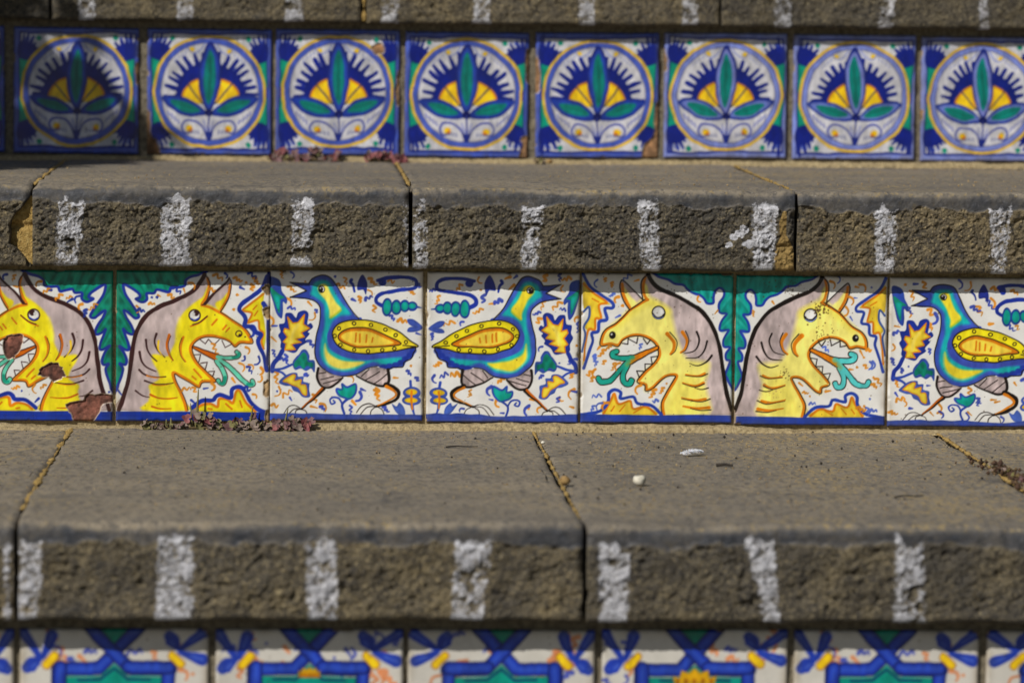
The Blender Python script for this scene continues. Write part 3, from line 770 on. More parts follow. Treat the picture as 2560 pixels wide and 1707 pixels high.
def paint_palmette(N, seed, tint=0):
    T = Paint(N, 95, 90, 1375, seed, False, 16.0)
    RS = T.rs
    GR = (200, 199, 205)
    LB = (120, 134, 202) if tint else (66, 88, 182)
    T.f("0,0 1600,0 1600,1600 0,1600", LB, sm=False)
    T.f("150,140 1425,140 1425,1400 150,1400", GR, sm=False)
    T.s("150,140 1425,140 1425,1400 150,1400", 22, 'B', sm=False, closed=True)
    cx, cy = 787, 775
    for sx in (-1, 1):
        ex = 150 if sx < 0 else 1425
        for sy in (-1, 1):
            yb = cy + sy * 365
            T.f([(ex, cy + sy * 60), (ex - sx * 190, cy + sy * 60), (ex - sx * 190, yb - sy * 10), (ex, yb)], 'g' if tint else (0, 150, 120), sm=False)
            T.f([(ex, yb - sy * 10), (ex - sx * 240, yb - sy * 40), (ex - sx * 180, yb + sy * 120), (ex, yb + sy * 170)], 'B')
            for k in range(5):
                a = 0.10 + 0.27 * k + RS.uniform(-.06, .06)
                L = 270 - 10 * k + RS.uniform(-30, 30)
                T.s([(ex - sx * (25 + 20 * k), yb + sy * 20), (ex - sx * (20 + L * math.sin(a) * .9), yb + sy * (L * math.cos(a)))], 62, 'B', w1=26, sm=False)
            T.e(cx + sx * 420, cy + sy * 575, 28, 30, 'g')
            for k in range(3):
                T.s([(cx + sx * (480 + 40 * k), cy + sy * 585), (cx + sx * (490 + 45 * k), cy + sy * (560 - 8 * k))], 12, 'bb', sm=False)
    T.e(cx, cy, 632, 626, (232, 190, 60)); T.e(cx, cy, 600, 594, LB); T.e(cx, cy, 548, 540, (70, 76, 150)); T.e(cx, cy, 540, 532, GR)
    T.s([(cx + 590 * math.cos(a), cy + 582 * math.sin(a)) for a in np.linspace(0, 6.28, 24)[:-1]], 12, (84, 92, 160), closed=True)
    fy = 850
    for k in range(17):
        a = math.pi * (k + 0.35) / 16.7
        r = (476 if tint else 505) + RS.uniform(-26, 26)
        a += RS.uniform(-.03, .03)
        T.s([(cx - 250 * math.cos(a), fy - 250 * math.sin(a)), (cx - r * math.cos(a), fy - r * math.sin(a))], 76, 'B', w1=36, sm=False)
    T.f([(cx + 388 * math.cos(a), fy - 388 * math.sin(a)) for a in np.linspace(-.1, math.pi + .1, 14)], 'B')
    T.f([(cx + 318 * math.cos(a), fy - 235 * math.sin(a)) for a in np.linspace(-.2, math.pi + .2, 14)], 'gd')
    T.s([(cx + 312 * math.cos(a), fy - 229 * math.sin(a)) for a in np.linspace(0, math.pi, 12)], 18, 'o', soft=12)
    for sx in (-1, 1):
        T.s([(cx + sx * 70, 905), (cx + sx * 245, 690)], 16, (60, 60, 90), sm=False)
        T.s([(cx + sx * 110, 700), (cx + sx * 95, 860)], 24, 'o', soft=20, op=.6)
    T.f([(cx, 215), (cx + 105, 420), (cx + 122, 640), (cx + 80, 850), (cx, 1010), (cx - 80, 850), (cx - 122, 640), (cx - 105, 420)], (24, 40, 130))
    T.f([(cx, 270), (cx + 82, 430), (cx + 102, 640), (cx + 66, 850), (cx, 965), (cx - 66, 850), (cx - 102, 640), (cx - 82, 430)], (118, 128, 200) if tint else (36, 66, 170))
    T.f([(cx, 320), (cx + 48, 440), (cx + 66, 640), (cx + 40, 820), (cx, 910), (cx - 40, 820), (cx - 66, 640), (cx - 48, 440)], (0, 128, 120)); T.s([(cx, 400), (cx, 840)], 34, (0, 84, 72), soft=24, op=.7)
    for sx in (-1, 1):
        T.f([(cx + sx * 20, 1030), (cx + sx * 150, 890), (cx + sx * 330, 822), (cx + sx * 535, 835), (cx + sx * 430, 960), (cx + sx * 260, 1040)], (26, 52, 150))
        T.f([(cx + sx * 45, 1010), (cx + sx * 170, 905), (cx + sx * 330, 840), (cx + sx * 500, 848), (cx + sx * 410, 950), (cx + sx * 250, 1020)], (104, 120, 198) if tint else (30, 62, 168))
        T.f([(cx + sx * 90, 990), (cx + sx * 200, 905), (cx + sx * 330, 868), (cx + sx * 440, 872), (cx + sx * 370, 950), (cx + sx * 240, 1000)], (0, 130, 118)); T.s([(cx + sx * 130, 970), (cx + sx * 380, 890)], 26, (0, 92, 82), soft=20, op=.6)
        T.s([(cx + sx * 25, 1270), (cx + sx * 60, 1170), (cx + sx * 150, 1100), (cx + sx * 250, 1090), (cx + sx * 300, 1160), (cx + sx * 265, 1225), (cx + sx * 195, 1215)], 22, (70, 80, 160))
        T.e(cx + sx * 220, 1182, 38, 38, 'gd'); T.e(cx + sx * 205, 1195, 20, 22, 'o', soft=10)
        T.e(cx + sx * 205, 325, 28, 26, 'gd'); T.s([(cx + sx * 60, 250), (cx + sx * 120, 330), (cx + sx * 190, 360), (cx + sx * 250, 310)], 12, (110, 124, 196))
        for k in range(4):
            T.s([(cx + sx * (330 + 38 * k), 1120 - 30 * k), (cx + sx * (345 + 38 * k), 1080 - 30 * k)], 14, (96, 104, 176))
            T.s([(cx + sx * (110 + 34 * k), 1240 - 6 * k), (cx + sx * (118 + 34 * k), 1205)], 13, (60, 70, 130), op=.8)
            T.s([(cx + sx * (260 + 36 * k), 345 + 26 * k), (cx + sx * (268 + 36 * k), 375 + 26 * k)], 12, (120, 128, 180), op=.8)
        T.s([(cx, 1240), (cx + sx * 55, 1100)], 12, (110, 120, 190))
    T.e(cx, 1010, 46, 40, (10, 20, 90)); T.s([(cx, 1020), (cx, 1290)], 16, (40, 50, 130)); T.f([(cx - 50, 1200), (cx, 1230), (cx + 50, 1200), (cx + 22, 1310), (cx - 22, 1310)], (24, 40, 130), sm=False)
    T.dirt(30)
    return T


def paint_star(N, seed, crown=False, mirror=False):
    T = Paint(N, 0, 0, 1100, seed, mirror, 6.0)
    T.c *= np.array((0.90, 0.885, 0.86))
    def rot(p, k):
        out = []
        for x, y in p:
            x, y = x - 550, y - 550
            for _ in range(k): x, y = -y, x
            out.append((x + 550, y + 550))
        return out
    T.squig(" ".join("%d,%d" % (T.rs.uniform(40, 1060), T.rs.uniform(30, 1070)) for _ in range(44)), (214, 132, 84), 66, 18)
    T.squig(" ".join("%d,%d" % (T.rs.uniform(40, 1060), T.rs.uniform(30, 1070)) for _ in range(40)), (62, 76, 174), 62, 17)
    dk, bl = (10, 22, 84), (30, 58, 166)
    # eight-point strapwork star
    T.f([(270, 280), (470, 280), (550, 205), (630, 280), (830, 280), (830, 480), (905, 550), (830, 630), (830, 830), (630, 830), (550, 905), (470, 830), (270, 830), (270, 630), (195, 550), (270, 480)], (0, 146, 126), sm=False)
    for k in range(4):
        T.f(rot([(430, -20), (670, -20), (550, 105)], k), (0, 130, 108), sm=False)
        for pts in ([(225, 235), (460, 235), (690, -10)], [(875, 235), (640, 235), (410, -10)]):
            q = rot(pts, k)
            T.s(q, 80, dk, sm=False, wob=.02); T.s(q, 60, bl, sm=False, wob=.02); T.s(q, 20, (52, 88, 192), sm=False, op=.55)
        q = rot([(225, 235), (225, 470)], k)
        T.s(q, 80, dk, sm=False, wob=.02); T.s(q, 60, bl, sm=False, wob=.02); T.s(q, 20, (52, 88, 192), sm=False, op=.55)
        pass
        # corner flower
        for pts, w in (([(120, 175), (70, 100), (20, 25)], 62), ([(135, 165), (165, 95), (185, 40)], 66), ([(110, 185), (60, 195), (40, 230)], 60), ([(110, 190), (70, 225)], 54)):
            q = rot(pts, k); T.s(q, w * .5, bl, w1=w * 1.1); T.s([(q[0][0] * .5 + q[-1][0] * .5, q[0][1] * .5 + q[-1][1] * .5), q[-1]], 18, (78, 104, 196), op=.6)
        q = rot([(155, 212), (205, 160)], k); T.s(q, 54, (150, 84, 10)); T.s(q, 42, 'gd')
        q = rot([(340, 300), (470, 300), (550, 235), (630, 300), (760, 300)], k); T.s(q, 14, dk, sm=False, op=.7)
    if crown:
        cr = lambda pts: [(550 + (x - 550) * crown, 200 + (y - 200) * crown + 22) for x, y in pts]
        T.f(cr([(430, 300), (420, 250), (460, 262), (470, 215), (515, 232), (550, 200), (585, 232), (630, 215), (640, 262), (680, 250), (670, 300)]), (228, 172, 16), sm=False)
        for x in (450, 500, 550, 600, 650):
            q = cr([(x, 282)])[0]; T.e(q[0], q[1], 11 * crown, 17 * crown, (190, 110, 10))
        T.s(cr([(435, 312), (665, 312)]), 16, (190, 110, 10))
    T.s([(552, 552), (552, 553)], 130, (228, 172, 16)); T.s([(552, 552), (552, 553)], 70, 'bl')
    T.dirt(20)
    return T


def tile_mesh(name, T, w, h, grime=0.35, bare=()):
    N = T.N
    T.grime(grime)
    col = T.linear()
    g = np.arange(N) / (N - 1)
    U, V = np.meshgrid(g, g, indexing='ij')
    x = U * w
    z = (1 - V) * h
    e = np.minimum(np.minimum(x, w - x), np.minimum(z, h - z))
    y = 0.0011 * np.clip(1 - e / 0.0013, 0, 1) ** 2
    y = y + 0.00018 * noise3(U * 3, V * 3, 0, T.seed + 3)
    chip = T.chip
    if T.mir: pass
    y = y + chip * (0.0011 + 0.0006 * fbm(U * 38, V * 38, 0, T.seed + 9, 3))
    # broken edges: nibble the rim here and there and show the clay body
    nib = smooth(0.45, 0.75, fbm(U * 11, V * 11, 4, T.seed + 21, 3)) * np.clip(1 - e / 0.0022, 0, 1)
    y = y + nib * 0.0016
    clay = np.clip(chip + smooth(0.25, 0.6, nib), 0, 1)
    col = col * (1 - smooth(0.25, 0.6, nib))[..., None] + np.array((0.33, 0.25, 0.16)) * smooth(0.25, 0.6, nib)[..., None]
    vt = np.stack([x, y, z], -1).reshape(-1, 3)
    c = np.concatenate([col, (1 - clay)[..., None]], -1).reshape(-1, 4)
    f = grid_faces(N, N, True)
    i = np.arange(N * N).reshape(N, N)
    ring = np.concatenate([i[:, 0], i[-1, 1:], i[-2::-1, -1], i[0, -2:0:-1]])
    b0 = len(vt)
    bv = vt[ring].copy()
    bv[:, 1] = 0.008
    vt = np.concatenate([vt, bv])
    bc = c[ring].copy()
    bc[:, :3] = (0.36, 0.22, 0.14)
    bc[:, 3] = 0
    c = np.concatenate([c, bc])
    n = len(ring)
    k = np.arange(n)
    sk = np.stack([ring, ring[(k + 1) % n], b0 + (k + 1) % n, b0 + k], -1)
    f = np.concatenate([f, sk])
    return mesh(name, vt, f, True, c)


OV_B, OV_C, OV_A = 0.0132, 0.0170, 0.0128      # overhang of the stone edges


# ------------------------------------------------------------------ the stone slabs
def slab(name, parent, x0, x1, yb, yf, zt, hn, dx, dtread, seed, stripes=(), ochre=None, cut=None, lean=(0.0, 0.0), bandz=0.0105):
    """one paving stone of a step: walked-on top, worn arris, pitched rough front with paint bars
    stripes: (xl_top, xr_top, xl_bottom, xr_bottom, strength); cut: f(x,z)->inward pull in metres; lean: joint shift at the back"""
    r = 0.0055
    prof = []                                  # y, z, ny, nz, kind(0 top,1 front)
    L = (yf + r) - yb
    n = max(4, int(abs(L) / dtread))
    for k in range(n + 1):
        t = k / n
        prof.append((yb + L * t, zt, 0, 1))
    for k in range(1, 6):
        a = math.pi / 2 * k / 5
        prof.append((yf + r - r * math.sin(a), zt - r + r * math.cos(a), -math.sin(a), math.cos(a)))
    dz = dx
    n = int((hn - r - 0.003) / dz)
    for k in range(1, n + 1):
        prof.append((yf, zt - r - (hn - r - 0.003) * k / n, -1, 0))
    for k in range(1, 4):
        a = math.pi / 2 * k / 3
        prof.append((yf + 0.003 - 0.003 * math.cos(a), zt - hn + 0.003 - 0.003 * math.sin(a), -math.cos(a), -math.sin(a)))
    for k in range(1, 6):
        prof.append((yf + 0.003 + 0.004 * k, zt - hn, 0, -1))
    prof.append((yb, zt - hn, 0, -1))
    pr = np.array(prof)
    nx = max(8, int((x1 - x0) / dx))
    xs = np.linspace(x0, x1, nx + 1)
    X, J = np.meshgrid(xs, np.arange(len(pr)), indexing='ij')
    Y = pr[J, 0]; Z = pr[J, 1]; NY = pr[J, 2]; NZ = pr[J, 3]
    # joints lean a little towards the back
    tb = np.clip((Y - yf) / (yb - yf), 0, 1)
    sx = (X - x0) / (x1 - x0)
    wob = 0.0012 * noise3(0 * X + seed, Y * 40, 0, seed)
    X = X + tb * (lean[0] * (1 - sx) + lean[1] * sx) + np.where(sx < 0.02, wob, 0) + np.where(sx > 0.98, wob, 0)
    zl = zt - Z
    ax = X - x0 * 0
    edge = np.minimum(X - X.min(axis=0), X.max(axis=0) - X)
    top = np.clip(NZ, 0, 1)
    # top relief
    d = top * (0.0007 * fbm(X * 9, Y * 9, 0, seed + 1, 2) + 0.00035 * fbm(X * 90, Y * 60, 0, seed + 2, 3))
    # arris band / rough face split
    zb = bandz + 0.0032 * fbm(X * 55, 0 * X, 0, seed + 3, 3) + 0.0014 * noise3(X * 240, 0 * X, 0, seed + 33)
    rough = smooth(0.0, 0.0016, zl - zb)
    under = (NZ < -0.5)
    n1 = fbm(X * 120, Z * 150, seed * 3.1, seed + 4, 2)
    n2 = 1 - 2 * np.abs(noise3(X * 260 + n1, Z * 300, 1.7, seed + 5))
    n3 = noise3(X * 520, Z * 560, 4.2, seed + 6)
    n4 = noise3(X * 45, Z * 60, 9.1, seed + 7) + 1.1 * fbm(X * 22, Z * 30, 1.1, seed + 71, 2) - 1.5 * smooth(0.45, 0.8, fbm(X * 60, Z * 75, 6.6, seed + 72, 2))
    n5 = noise3(X * 900, Z * 900, 6.2, seed + 9)
    wx, wz = X + 0.0012 * n3, Z + 0.0012 * noise3(X * 420, Z * 420, 8.8, seed + 10)
    fa, ea, ra = facets(wx * 190, wz * 240, seed + 50)
    fb, eb, rb = facets(wx * 470 + 7.3, wz * 540, seed + 60)
    rel = 0.0005 * n1 + 0.0012 * n4 + 0.0007 * fa * np.clip(ea * 4 + .3, 0, 1) + 0.0008 * fb + 0.0003 * n5 - 0.0005 * np.clip(1 - eb * 5, 0, 1)
    n2 = np.clip(fa + fb, -1, 1)
    pit = smooth(0.25, 0.65, fbm(X * 110, Z * 150, 2.2, seed + 8, 3))
    rel = rel - 0.0022 * pit
    rel = rel * (1 - 0.65 * smooth(hn - 0.007, hn - 0.002, zl))
    d = d + rough * (rel + 0.0004) * np.where(under, 0.6, 1)
    band = (1 - rough) * smooth(0.0006, 0.0042, zl + 0.0012 * fbm(X * 70, Y * 70, 0, seed + 12, 3) + 0.0009 * noise3(X * 300, Y * 300, 0, seed + 13) + 0.0020 * fbm(X * 28, Y * 28, 2, seed + 18, 2)) * (0.82 + 0.3 * fbm(X * 90, Z * 90, 1, seed + 19, 3))
    d = d + band * 0.00025 * noise3(X * 300, Z * 300, 1, seed + 14)
    # worn dips in the arris
    dip = np.clip(fbm(X * 22, 0 * X, 0, seed + 15, 4), 0, 1) * 0.0042
    dip = dip * np.exp(-((zl - 0.001) / 0.006) ** 2) * np.exp(-np.clip(Y - yf - r, 0, 1) / 0.012)
    d = d - dip
    # broken corners at the joints
    ek = 0.0024 * (0.6 + 0.7 * noise3(Z * 160, Y * 30, sx.round() * 9, seed + 16))
    d = d - np.clip(1 - edge / 0.004, 0, 1) ** 2 * ek * np.where(under, 0, 1)
    # ragged lower edge
    zsh = smooth(hn * 0.75, hn, zl) * (0.0009 * fbm(X * 60, 0 * X, 3, seed + 17, 3) + 0.0004)
    if cut is not None:
        d = d - cut(X, Z) * np.where(under, 0, 1)
    Yo = Y + NY * d
    Zo = Z + NZ * d + zsh
    # paint bars
    tz = np.clip((zl - bandz) / (hn - bandz), 0, 1)
    paint = np.zeros_like(X)
    for (a, b, c_, e_, st) in stripes:
        l = a + (c_ - a) * tz + 0.0012 * fbm(Z * 130, X * 30, 0, seed + 20 + int(a * 900), 3)
        rr = b + (e_ - b) * tz + 0.0012 * fbm(Z * 130, X * 30, 5, seed + 21 + int(a * 900), 3)
        s_ = np.minimum(X - l, rr - X) + 0.0008 * n3
        m = smooth(-0.0012, 0.0026, s_) * smooth(-0.0045, 0.001, zl - zb + 0.0006 + 0.003 * noise3(X * 300, Z * 60, 0, seed + 22))
        m = m * (0.16 + 0.46 * st * (1 + 0.25 * noise3(X * 90, Z * 110, 0, seed + 23)) + 0.20 * n2 + 0.20 * n1 + 0.16 * n3 + 0.22 * smooth(0.88, 1, tz) - 0.5 * pit)
        paint = np.maximum(paint, m)
    if x0 < 0.30 < x1 and abs(yf + OV_B) < 1e-6:      # flaked splash beside one bar
        for (px, pz, pr_) in ((0.2975, -0.0300, .0036), (0.3010, -0.0275, .0040), (0.3040, -0.0245, .0042), (0.2915 + .003, -0.0345, .0030), (0.3065, -0.034, .004)):
            q = np.hypot(X - px, (Z - zt - pz) * 1.3) + 0.0012 * noise3(X * 400, Z * 400, 0, 91)
            paint = np.maximum(paint, 0.85 * smooth(pr_, pr_ - 0.0012, q))
    if ochre is not None:
        oc = ochre(X, Y, Z)
    else:
        oc = np.zeros_like(X)
    col = np.stack([np.clip(paint, 0, 1), np.clip(oc, 0, 1), np.where(under, 1, rough), band], -1).reshape(-1, 4)
    vt = np.stack([X, Yo, Zo], -1).reshape(-1, 3)
    nu, nv = X.shape
    f = grid_faces(nu, nv, True)
    i = np.arange(nu * nv).reshape(nu, nv)
    back = np.stack([i[:-1, -1], i[:-1, 0], i[1:, 0], i[1:, -1]], -1)
    f = np.concatenate([f, back])
    me = bpy.data.meshes.new(name)
    # grid first, then the two end caps as n-gons
    loops = np.concatenate([f.ravel(), i[0, ::-1], i[-1, :]]).astype(np.int32)
    starts = np.concatenate([np.arange(0, f.size, 4), [f.size, f.size + nv]]).astype(np.int32)
    me.vertices.add(len(vt)); me.vertices.foreach_set("co", np.ascontiguousarray(vt, np.float32).ravel())
    me.loops.add(len(loops)); me.loops.foreach_set("vertex_index", loops)
    me.polygons.add(len(starts)); me.polygons.foreach_set("loop_start", starts)
    me.update(calc_edges=True)
    me.validate()
    sm = np.ones(len(me.polygons), bool); sm[-2:] = False
    me.polygons.foreach_set("use_smooth", sm)
    a = me.color_attributes.new("paint", 'FLOAT_COLOR', 'POINT')
    c4 = np.ascontiguousarray(col, np.float32)
    a.data.foreach_set("color", c4.ravel())
    return link(name, me, parent, M_STONE)


step_top = tag(empty("stone_step", (0.15, TREAD, RISE)), "stone step whose riser shows round blue and gold palmette tiles", "step", "steps of the tiled staircase")
step_mid = tag(empty("stone_step", (0.15, 0, 0)), "stone step whose riser shows yellow horned beasts and blue birds", "step", "steps of the tiled staircase")
step_low = tag(empty("stone_step", (0.15, -TREAD, -RISE)), "stone step whose riser shows blue strapwork star tiles with crowns", "step", "steps of the tiled staircase")


def put(o, root):
    """keep world coordinates although the step's Empty sits at its foot"""
    o.parent = root
    o.matrix_parent_inverse = Matrix.Translation(root.location).inverted()
    return o


# --- middle step stones (top surface z = RISE), painted bars measured from the photograph
SB = [(-0.1355, -0.116, -0.139, -0.1216, 1), (-0.0706, -0.0501, -0.0705, -0.0499, .95), (0.0133, 0.0291, 0.012, 0.0278, 1), (0.084, 0.0893, 0.0843, 0.0893, .55),
      (0.0905, 0.1003, 0.0905, 0.1019, .8), (0.1602, 0.1767, 0.1594, 0.1707, 1), (0.2332, 0.2491, 0.2371, 0.251, .8), (0.3074, 0.3265, 0.3091, 0.3243, 1.1), (0.3873, 0.4036, 0.3878, 0.4028, 1), (0.4617, 0.4781, 0.4618, 0.4751, .8),
      (-0.213, -0.197, -0.213, -0.197, .9), (0.536, 0.552, 0.536, 0.552, .9), (-0.29, -0.273, -0.291, -0.275, .9)]
SC = [(-0.1337, -0.1283, -0.1354, -0.1283, .8), (-0.126, -0.1119, -0.1267, -0.1142, .9), (-0.0543, -0.0322, -0.0555, -0.0337, 1), (0.0227, 0.0409, 0.0248, 0.0416, 1), (0.1021, 0.1227, 0.0989, 0.1185, .95),
      (0.1774, 0.1958, 0.1775, 0.1951, .95), (0.2544, 0.272, 0.2646, 0.2763, .95), (0.3346, 0.3516, 0.3343, 0.3531, .95), (0.413, 0.431, 0.414, 0.432, .9), (-0.205, -0.187, -0.205, -0.187, .9), (0.49, 0.508, 0.49, 0.508, .9)]
SA = [(a, b, a, b, .75) for a, b in ((-0.1504, -0.1351), (-0.0765, -0.0618), (0.005, 0.0204), (0.0769, 0.0926), (0.1466, 0.1614), (0.2261, 0.24), (0.3037, 0.3183), (0.3743, 0.3895), (0.453, 0.468), (0.5301, 0.5402), (-0.232, -0.217), (0.61, 0.624))]


def splat(lst):
    return lst


def cut_left(X, Z):       # broken corner of the stone left of the first joint
    z = Z - RISE
    edge = np.interp(z, [-0.053, -0.047, -0.040, -0.037, -0.030, -0.026, -0.022, -0.014, -0.008, 0],
                     [-0.1545, -0.1555, -0.1615, -0.1665, -0.1650, -0.1665, -0.1635, -0.1585, -0.1530, -0.150])
    edge = edge + 0.0012 * noise3(Z * 260, 0 * Z, 0, 77)
    return 0.011 * smooth(0, 0.0012, X - edge)


def och_mid(X, Y, Z):     # sandy mortar at the right joint of the long stone
    z = (Z - RISE)
    l = np.interp(z, [-0.052, -0.045, -0.036, -0.030, -0.02, -0.012], [0.3245, 0.3235, 0.3240, 0.3270, 0.3262, 0.3290])
    rr = np.interp(z, [-0.052, -0.040, -0.034, -0.028, -0.012], [0.3376, 0.3376, 0.3345, 0.3310, 0.3310])
    m = smooth(-0.001, 0.001, np.minimum(X - l, rr - X)) * smooth(-0.011, -0.014, z)
    return np.maximum(m, 0.35 * smooth(0.2, 0.45, X) * (z > -0.003))


def och_top_right(X, Y, Z):
    return np.where(Z > -0.003, 0.55 * smooth(0.15, 0.45, X) + 0.25 * smooth(-0.12, 0.0, Y), 0.0)


def och_b_top(X, Y, Z):
    return np.where(Z > RISE - 0.003, 0.35 * smooth(0.1, 0.45, X), 0.0)


g = 0.0011
B_J = [-0.36, -0.1517, 0.0899, 0.3378, 0.62]
B_LEAN = [0, -0.008, 0.0005, 0.010, 0]
for i in range(4):
    put(slab("stone_slab", None, B_J[i] + g, B_J[i + 1] - g, TREAD + 0.012, -OV_B, RISE, NOSE, 0.0006, 0.0085, 100 + 13 * i,
             [s for s in SB if s[0] > B_J[i] - 0.004 and s[1] < B_J[i + 1] + 0.004], och_mid if i == 2 else och_b_top,
             cut_left if i == 0 else None, (B_LEAN[i], B_LEAN[i + 1])), step_mid).location += Vector((0, (0.0006, 0.0008, -0.0008, 0.0004)[i], (-0.0006, 0.0, -0.0004, -0.0010)[i]))
C_J = [-0.40, -0.1275, 0.1700, 0.4325, 0.66]
for i in range(4):
    put(slab("stone_slab", None, C_J[i] + g, C_J[i + 1] - g, 0.012, -TREAD - OV_C, 0, NOSE, 0.0010, 0.0055, 200 + 17 * i,
             [s for s in SC if s[0] > C_J[i] - 0.004 and s[1] < C_J[i + 1] + 0.004], och_top_right, None, (0, 0)), step_low).location += Vector((0, (0.0010, -0.0004, 0.0010, 0)[i], (-0.0012, 0.0, -0.0007, 0)[i]))
A_J = [-0.42, -0.1701, 0.0637, 0.335, 0.70]
for i in range(4):
    put(slab("stone_slab", None, A_J[i] + (g if i != 2 else 0.003), A_J[i + 1] - g, 2 * TREAD + 0.012, TREAD - OV_A, 2 * RISE, NOSE, 0.0014, 0.012, 300 + 11 * i,
             [s for s in SA if s[0] > A_J[i] - 0.004 and s[1] < A_J[i + 1] + 0.004], None, None, (0, 0)), step_top)


# ------------------------------------------------------------------ riser tiles
def place_tile(root, me, x, y, z, label, rot=0.0, name="tile"):
    o = link(name, me, None, M_TILE, (x, y + random.uniform(-0.0003, 0.0003), z), (0, R_(rot), 0))
    put(o, root)
    o["label"] = label
    return o


NM = 220
W_, H_ = 0.0983, 0.0969
h0 = paint_horse_a(NM, 31, True)
for q in ("35,740 60,660 170,625 225,660 195,770 140,850 70,865", "395,970 500,905 580,935 630,1010 600,1060 530,1090 480,1050 410,1030",
          "660,1310 810,1280 860,1215 1120,1225 1120,1275 1000,1310 960,1390 880,1500 740,1500 710,1420 660,1360"):
    h0.chips(" ".join("%.0f,%.0f" % (1115 - x, y) for x, y in P(q)))
h1 = paint_horse_a(NM, 32)
for q in ("1455,130 1500,140 1520,230 1470,220 1440,180", "1450,360 1520,350 1520,450 1455,440", "1470,1080 1520,1080 1520,1210 1455,1210", "1480,1370 1520,1370 1520,1480 1475,1470"):
    h1.chips(q, (176, 146, 104))
b1 = paint_bird(NM, 33)
b2 = paint_bird(NM, 34, True, 40, 12, 16.0, 1)
h2 = paint_horse_b(NM, 35, True, 1)
h3 = paint_horse_b(NM, 36)
b3 = paint_bird(NM, 37, False, 0, -12, 16.0, 1)
mid = [tile_mesh("beast_tile", h0, W_, H_), tile_mesh("beast_tile", h1, W_, H_), tile_mesh("bird_tile", b1, W_, H_), tile_mesh("bird_tile", b2, W_, H_),
       tile_mesh("beast_tile", h2, W_, H_), tile_mesh("beast_tile", h3, W_, H_), tile_mesh("bird_tile", b3, W_, H_)]
MZ = [0.0046, 0.0046, 0.0054, 0.0050, 0.0050, 0.0042, 0.0036]
ML = ["chipped tile with a yellow horned beast beside green acanthus", "tile with a yellow beast before dark green acanthus, jaws open", "tile with a blue bird striding beside a brown edge joint",
      "tile with a blue bird, beak open toward the pale beast", "tile with a pale yellow beast facing the blue bird", "specked tile with a pale yellow beast facing away", "tile with a blue bird behind the specked beast tile"]
for i in range(7):
    x = -0.2 + 0.1 * i + (0.0014 if i == 1 else 0.0009) - (0.0006 if i == 2 else 0)
    place_tile(step_mid, mid[i], x, 0.0, MZ[i], ML[i], (0.15, 0.2, -0.1, 0.1, -0.1, 0.15, 0)[i])
place_tile(step_mid, mid[3], 0.5009, 0, 0.0036, "tile with a blue bird, beak open, past the last beast")
place_tile(step_mid, mid[2], -0.2993, 0, 0.0044, "tile with a blue bird before the chipped beast tile")

NP = 150
TX = [-0.2988, -0.1985, -0.0982, -0.0012, 0.0964, 0.1961, 0.2940, 0.3926, 0.4910]
for i, x in enumerate(TX):
    pt = paint_palmette(NP, 50 + i, 1 if i >= 6 else 0)
    clay = (150, 112, 78)
    for q in {2: ("80,1250 130,1260 200,1330 230,1480 80,1480", "80,1000 115,1010 120,1240 80,1240"), 3: ("1150,270 1260,250 1290,330 1200,360", "1440,600 1480,560 1480,900 1450,860"),
              4: ("1400,1250 1480,1230 1480,1480 1380,1480 1420,1340", "1440,300 1480,300 1480,620 1440,560"), 5: ("1330,1300 1420,1200 1440,900 1480,880 1480,1480 1300,1480", "80,400 120,380 130,700 80,760"),
              1: ("1440,500 1480,480 1480,700",), 6: ("80,300 105,310 110,500 80,520",), 8: ("80,900 110,900 112,1000 80,1010",)}.get(i, ()):
        pt.chips(q, clay)
    place_tile(step_top, tile_mesh("palmette_tile", pt, 0.0936, 0.0946), x, TREAD, RISE + 0.0046 + random.uniform(-.0006, .0006), "round palmette tile in blue, teal and gold", random.uniform(-.35, .35))

NS = 150
st = [tile_mesh("star_tile", paint_star(NS, 70, False), 0.0992, 0.0990), tile_mesh("star_tile", paint_star(NS, 71, 0.5), 0.0992, 0.0990), tile_mesh("star_tile", paint_star(NS, 72, False, True), 0.0992, 0.0990),
      tile_mesh("star_tile", paint_star(NS, 73, 1.0), 0.0992, 0.0990)]
BX = [-0.2286, -0.1258, -0.0230, 0.0786, 0.1822, 0.2848, 0.3882]
for i, x in enumerate(BX):
    crown = i in (2, 4)
    place_tile(step_low, st[(1 if i == 2 else 3) if crown else (0 if i % 4 == 1 else 2)], x, -TREAD, -NOSE - 0.0072 - 0.0990, "strapwork star tile with a gold crown" if crown else "strapwork star tile in blue and teal", random.uniform(-.3, .3))


# ------------------------------------------------------------------ mortar behind and below the tiles
def mortar_sheet(root, y, z0, z1, x0, x1, seed, d=0.0022, name="grout", mat=None):
    nx, nz = int((x1 - x0) / 0.0016), int((z1 - z0) / 0.0025)
    xs = np.linspace(x0, x1, nx); zs = np.linspace(z0, z1, nz)
    X, Z = np.meshgrid(xs, zs, indexing='ij')
    Y = y + d + 0.0011 * fbm(X * 130, Z * 130, 0, seed, 3)
    me = mesh(name, np.stack([X, Y, Z], -1).reshape(-1, 3), grid_faces(nx, nz, True))
    return put(link(name, me, None, mat or M_GROUT), root)


mortar_sheet(step_mid, 0, -0.004, RISE - NOSE + 0.002, -0.36, 0.62, 1, 0.0030, mat=M_MORTAR)
mortar_sheet(step_top, TREAD, RISE - 0.004, 2 * RISE - NOSE + 0.002, -0.42, 0.70, 2, 0.0032)
mortar_sheet(step_low, -TREAD, -RISE - 0.004, -NOSE + 0.002, -0.40, 0.66, 3, 0.0032)


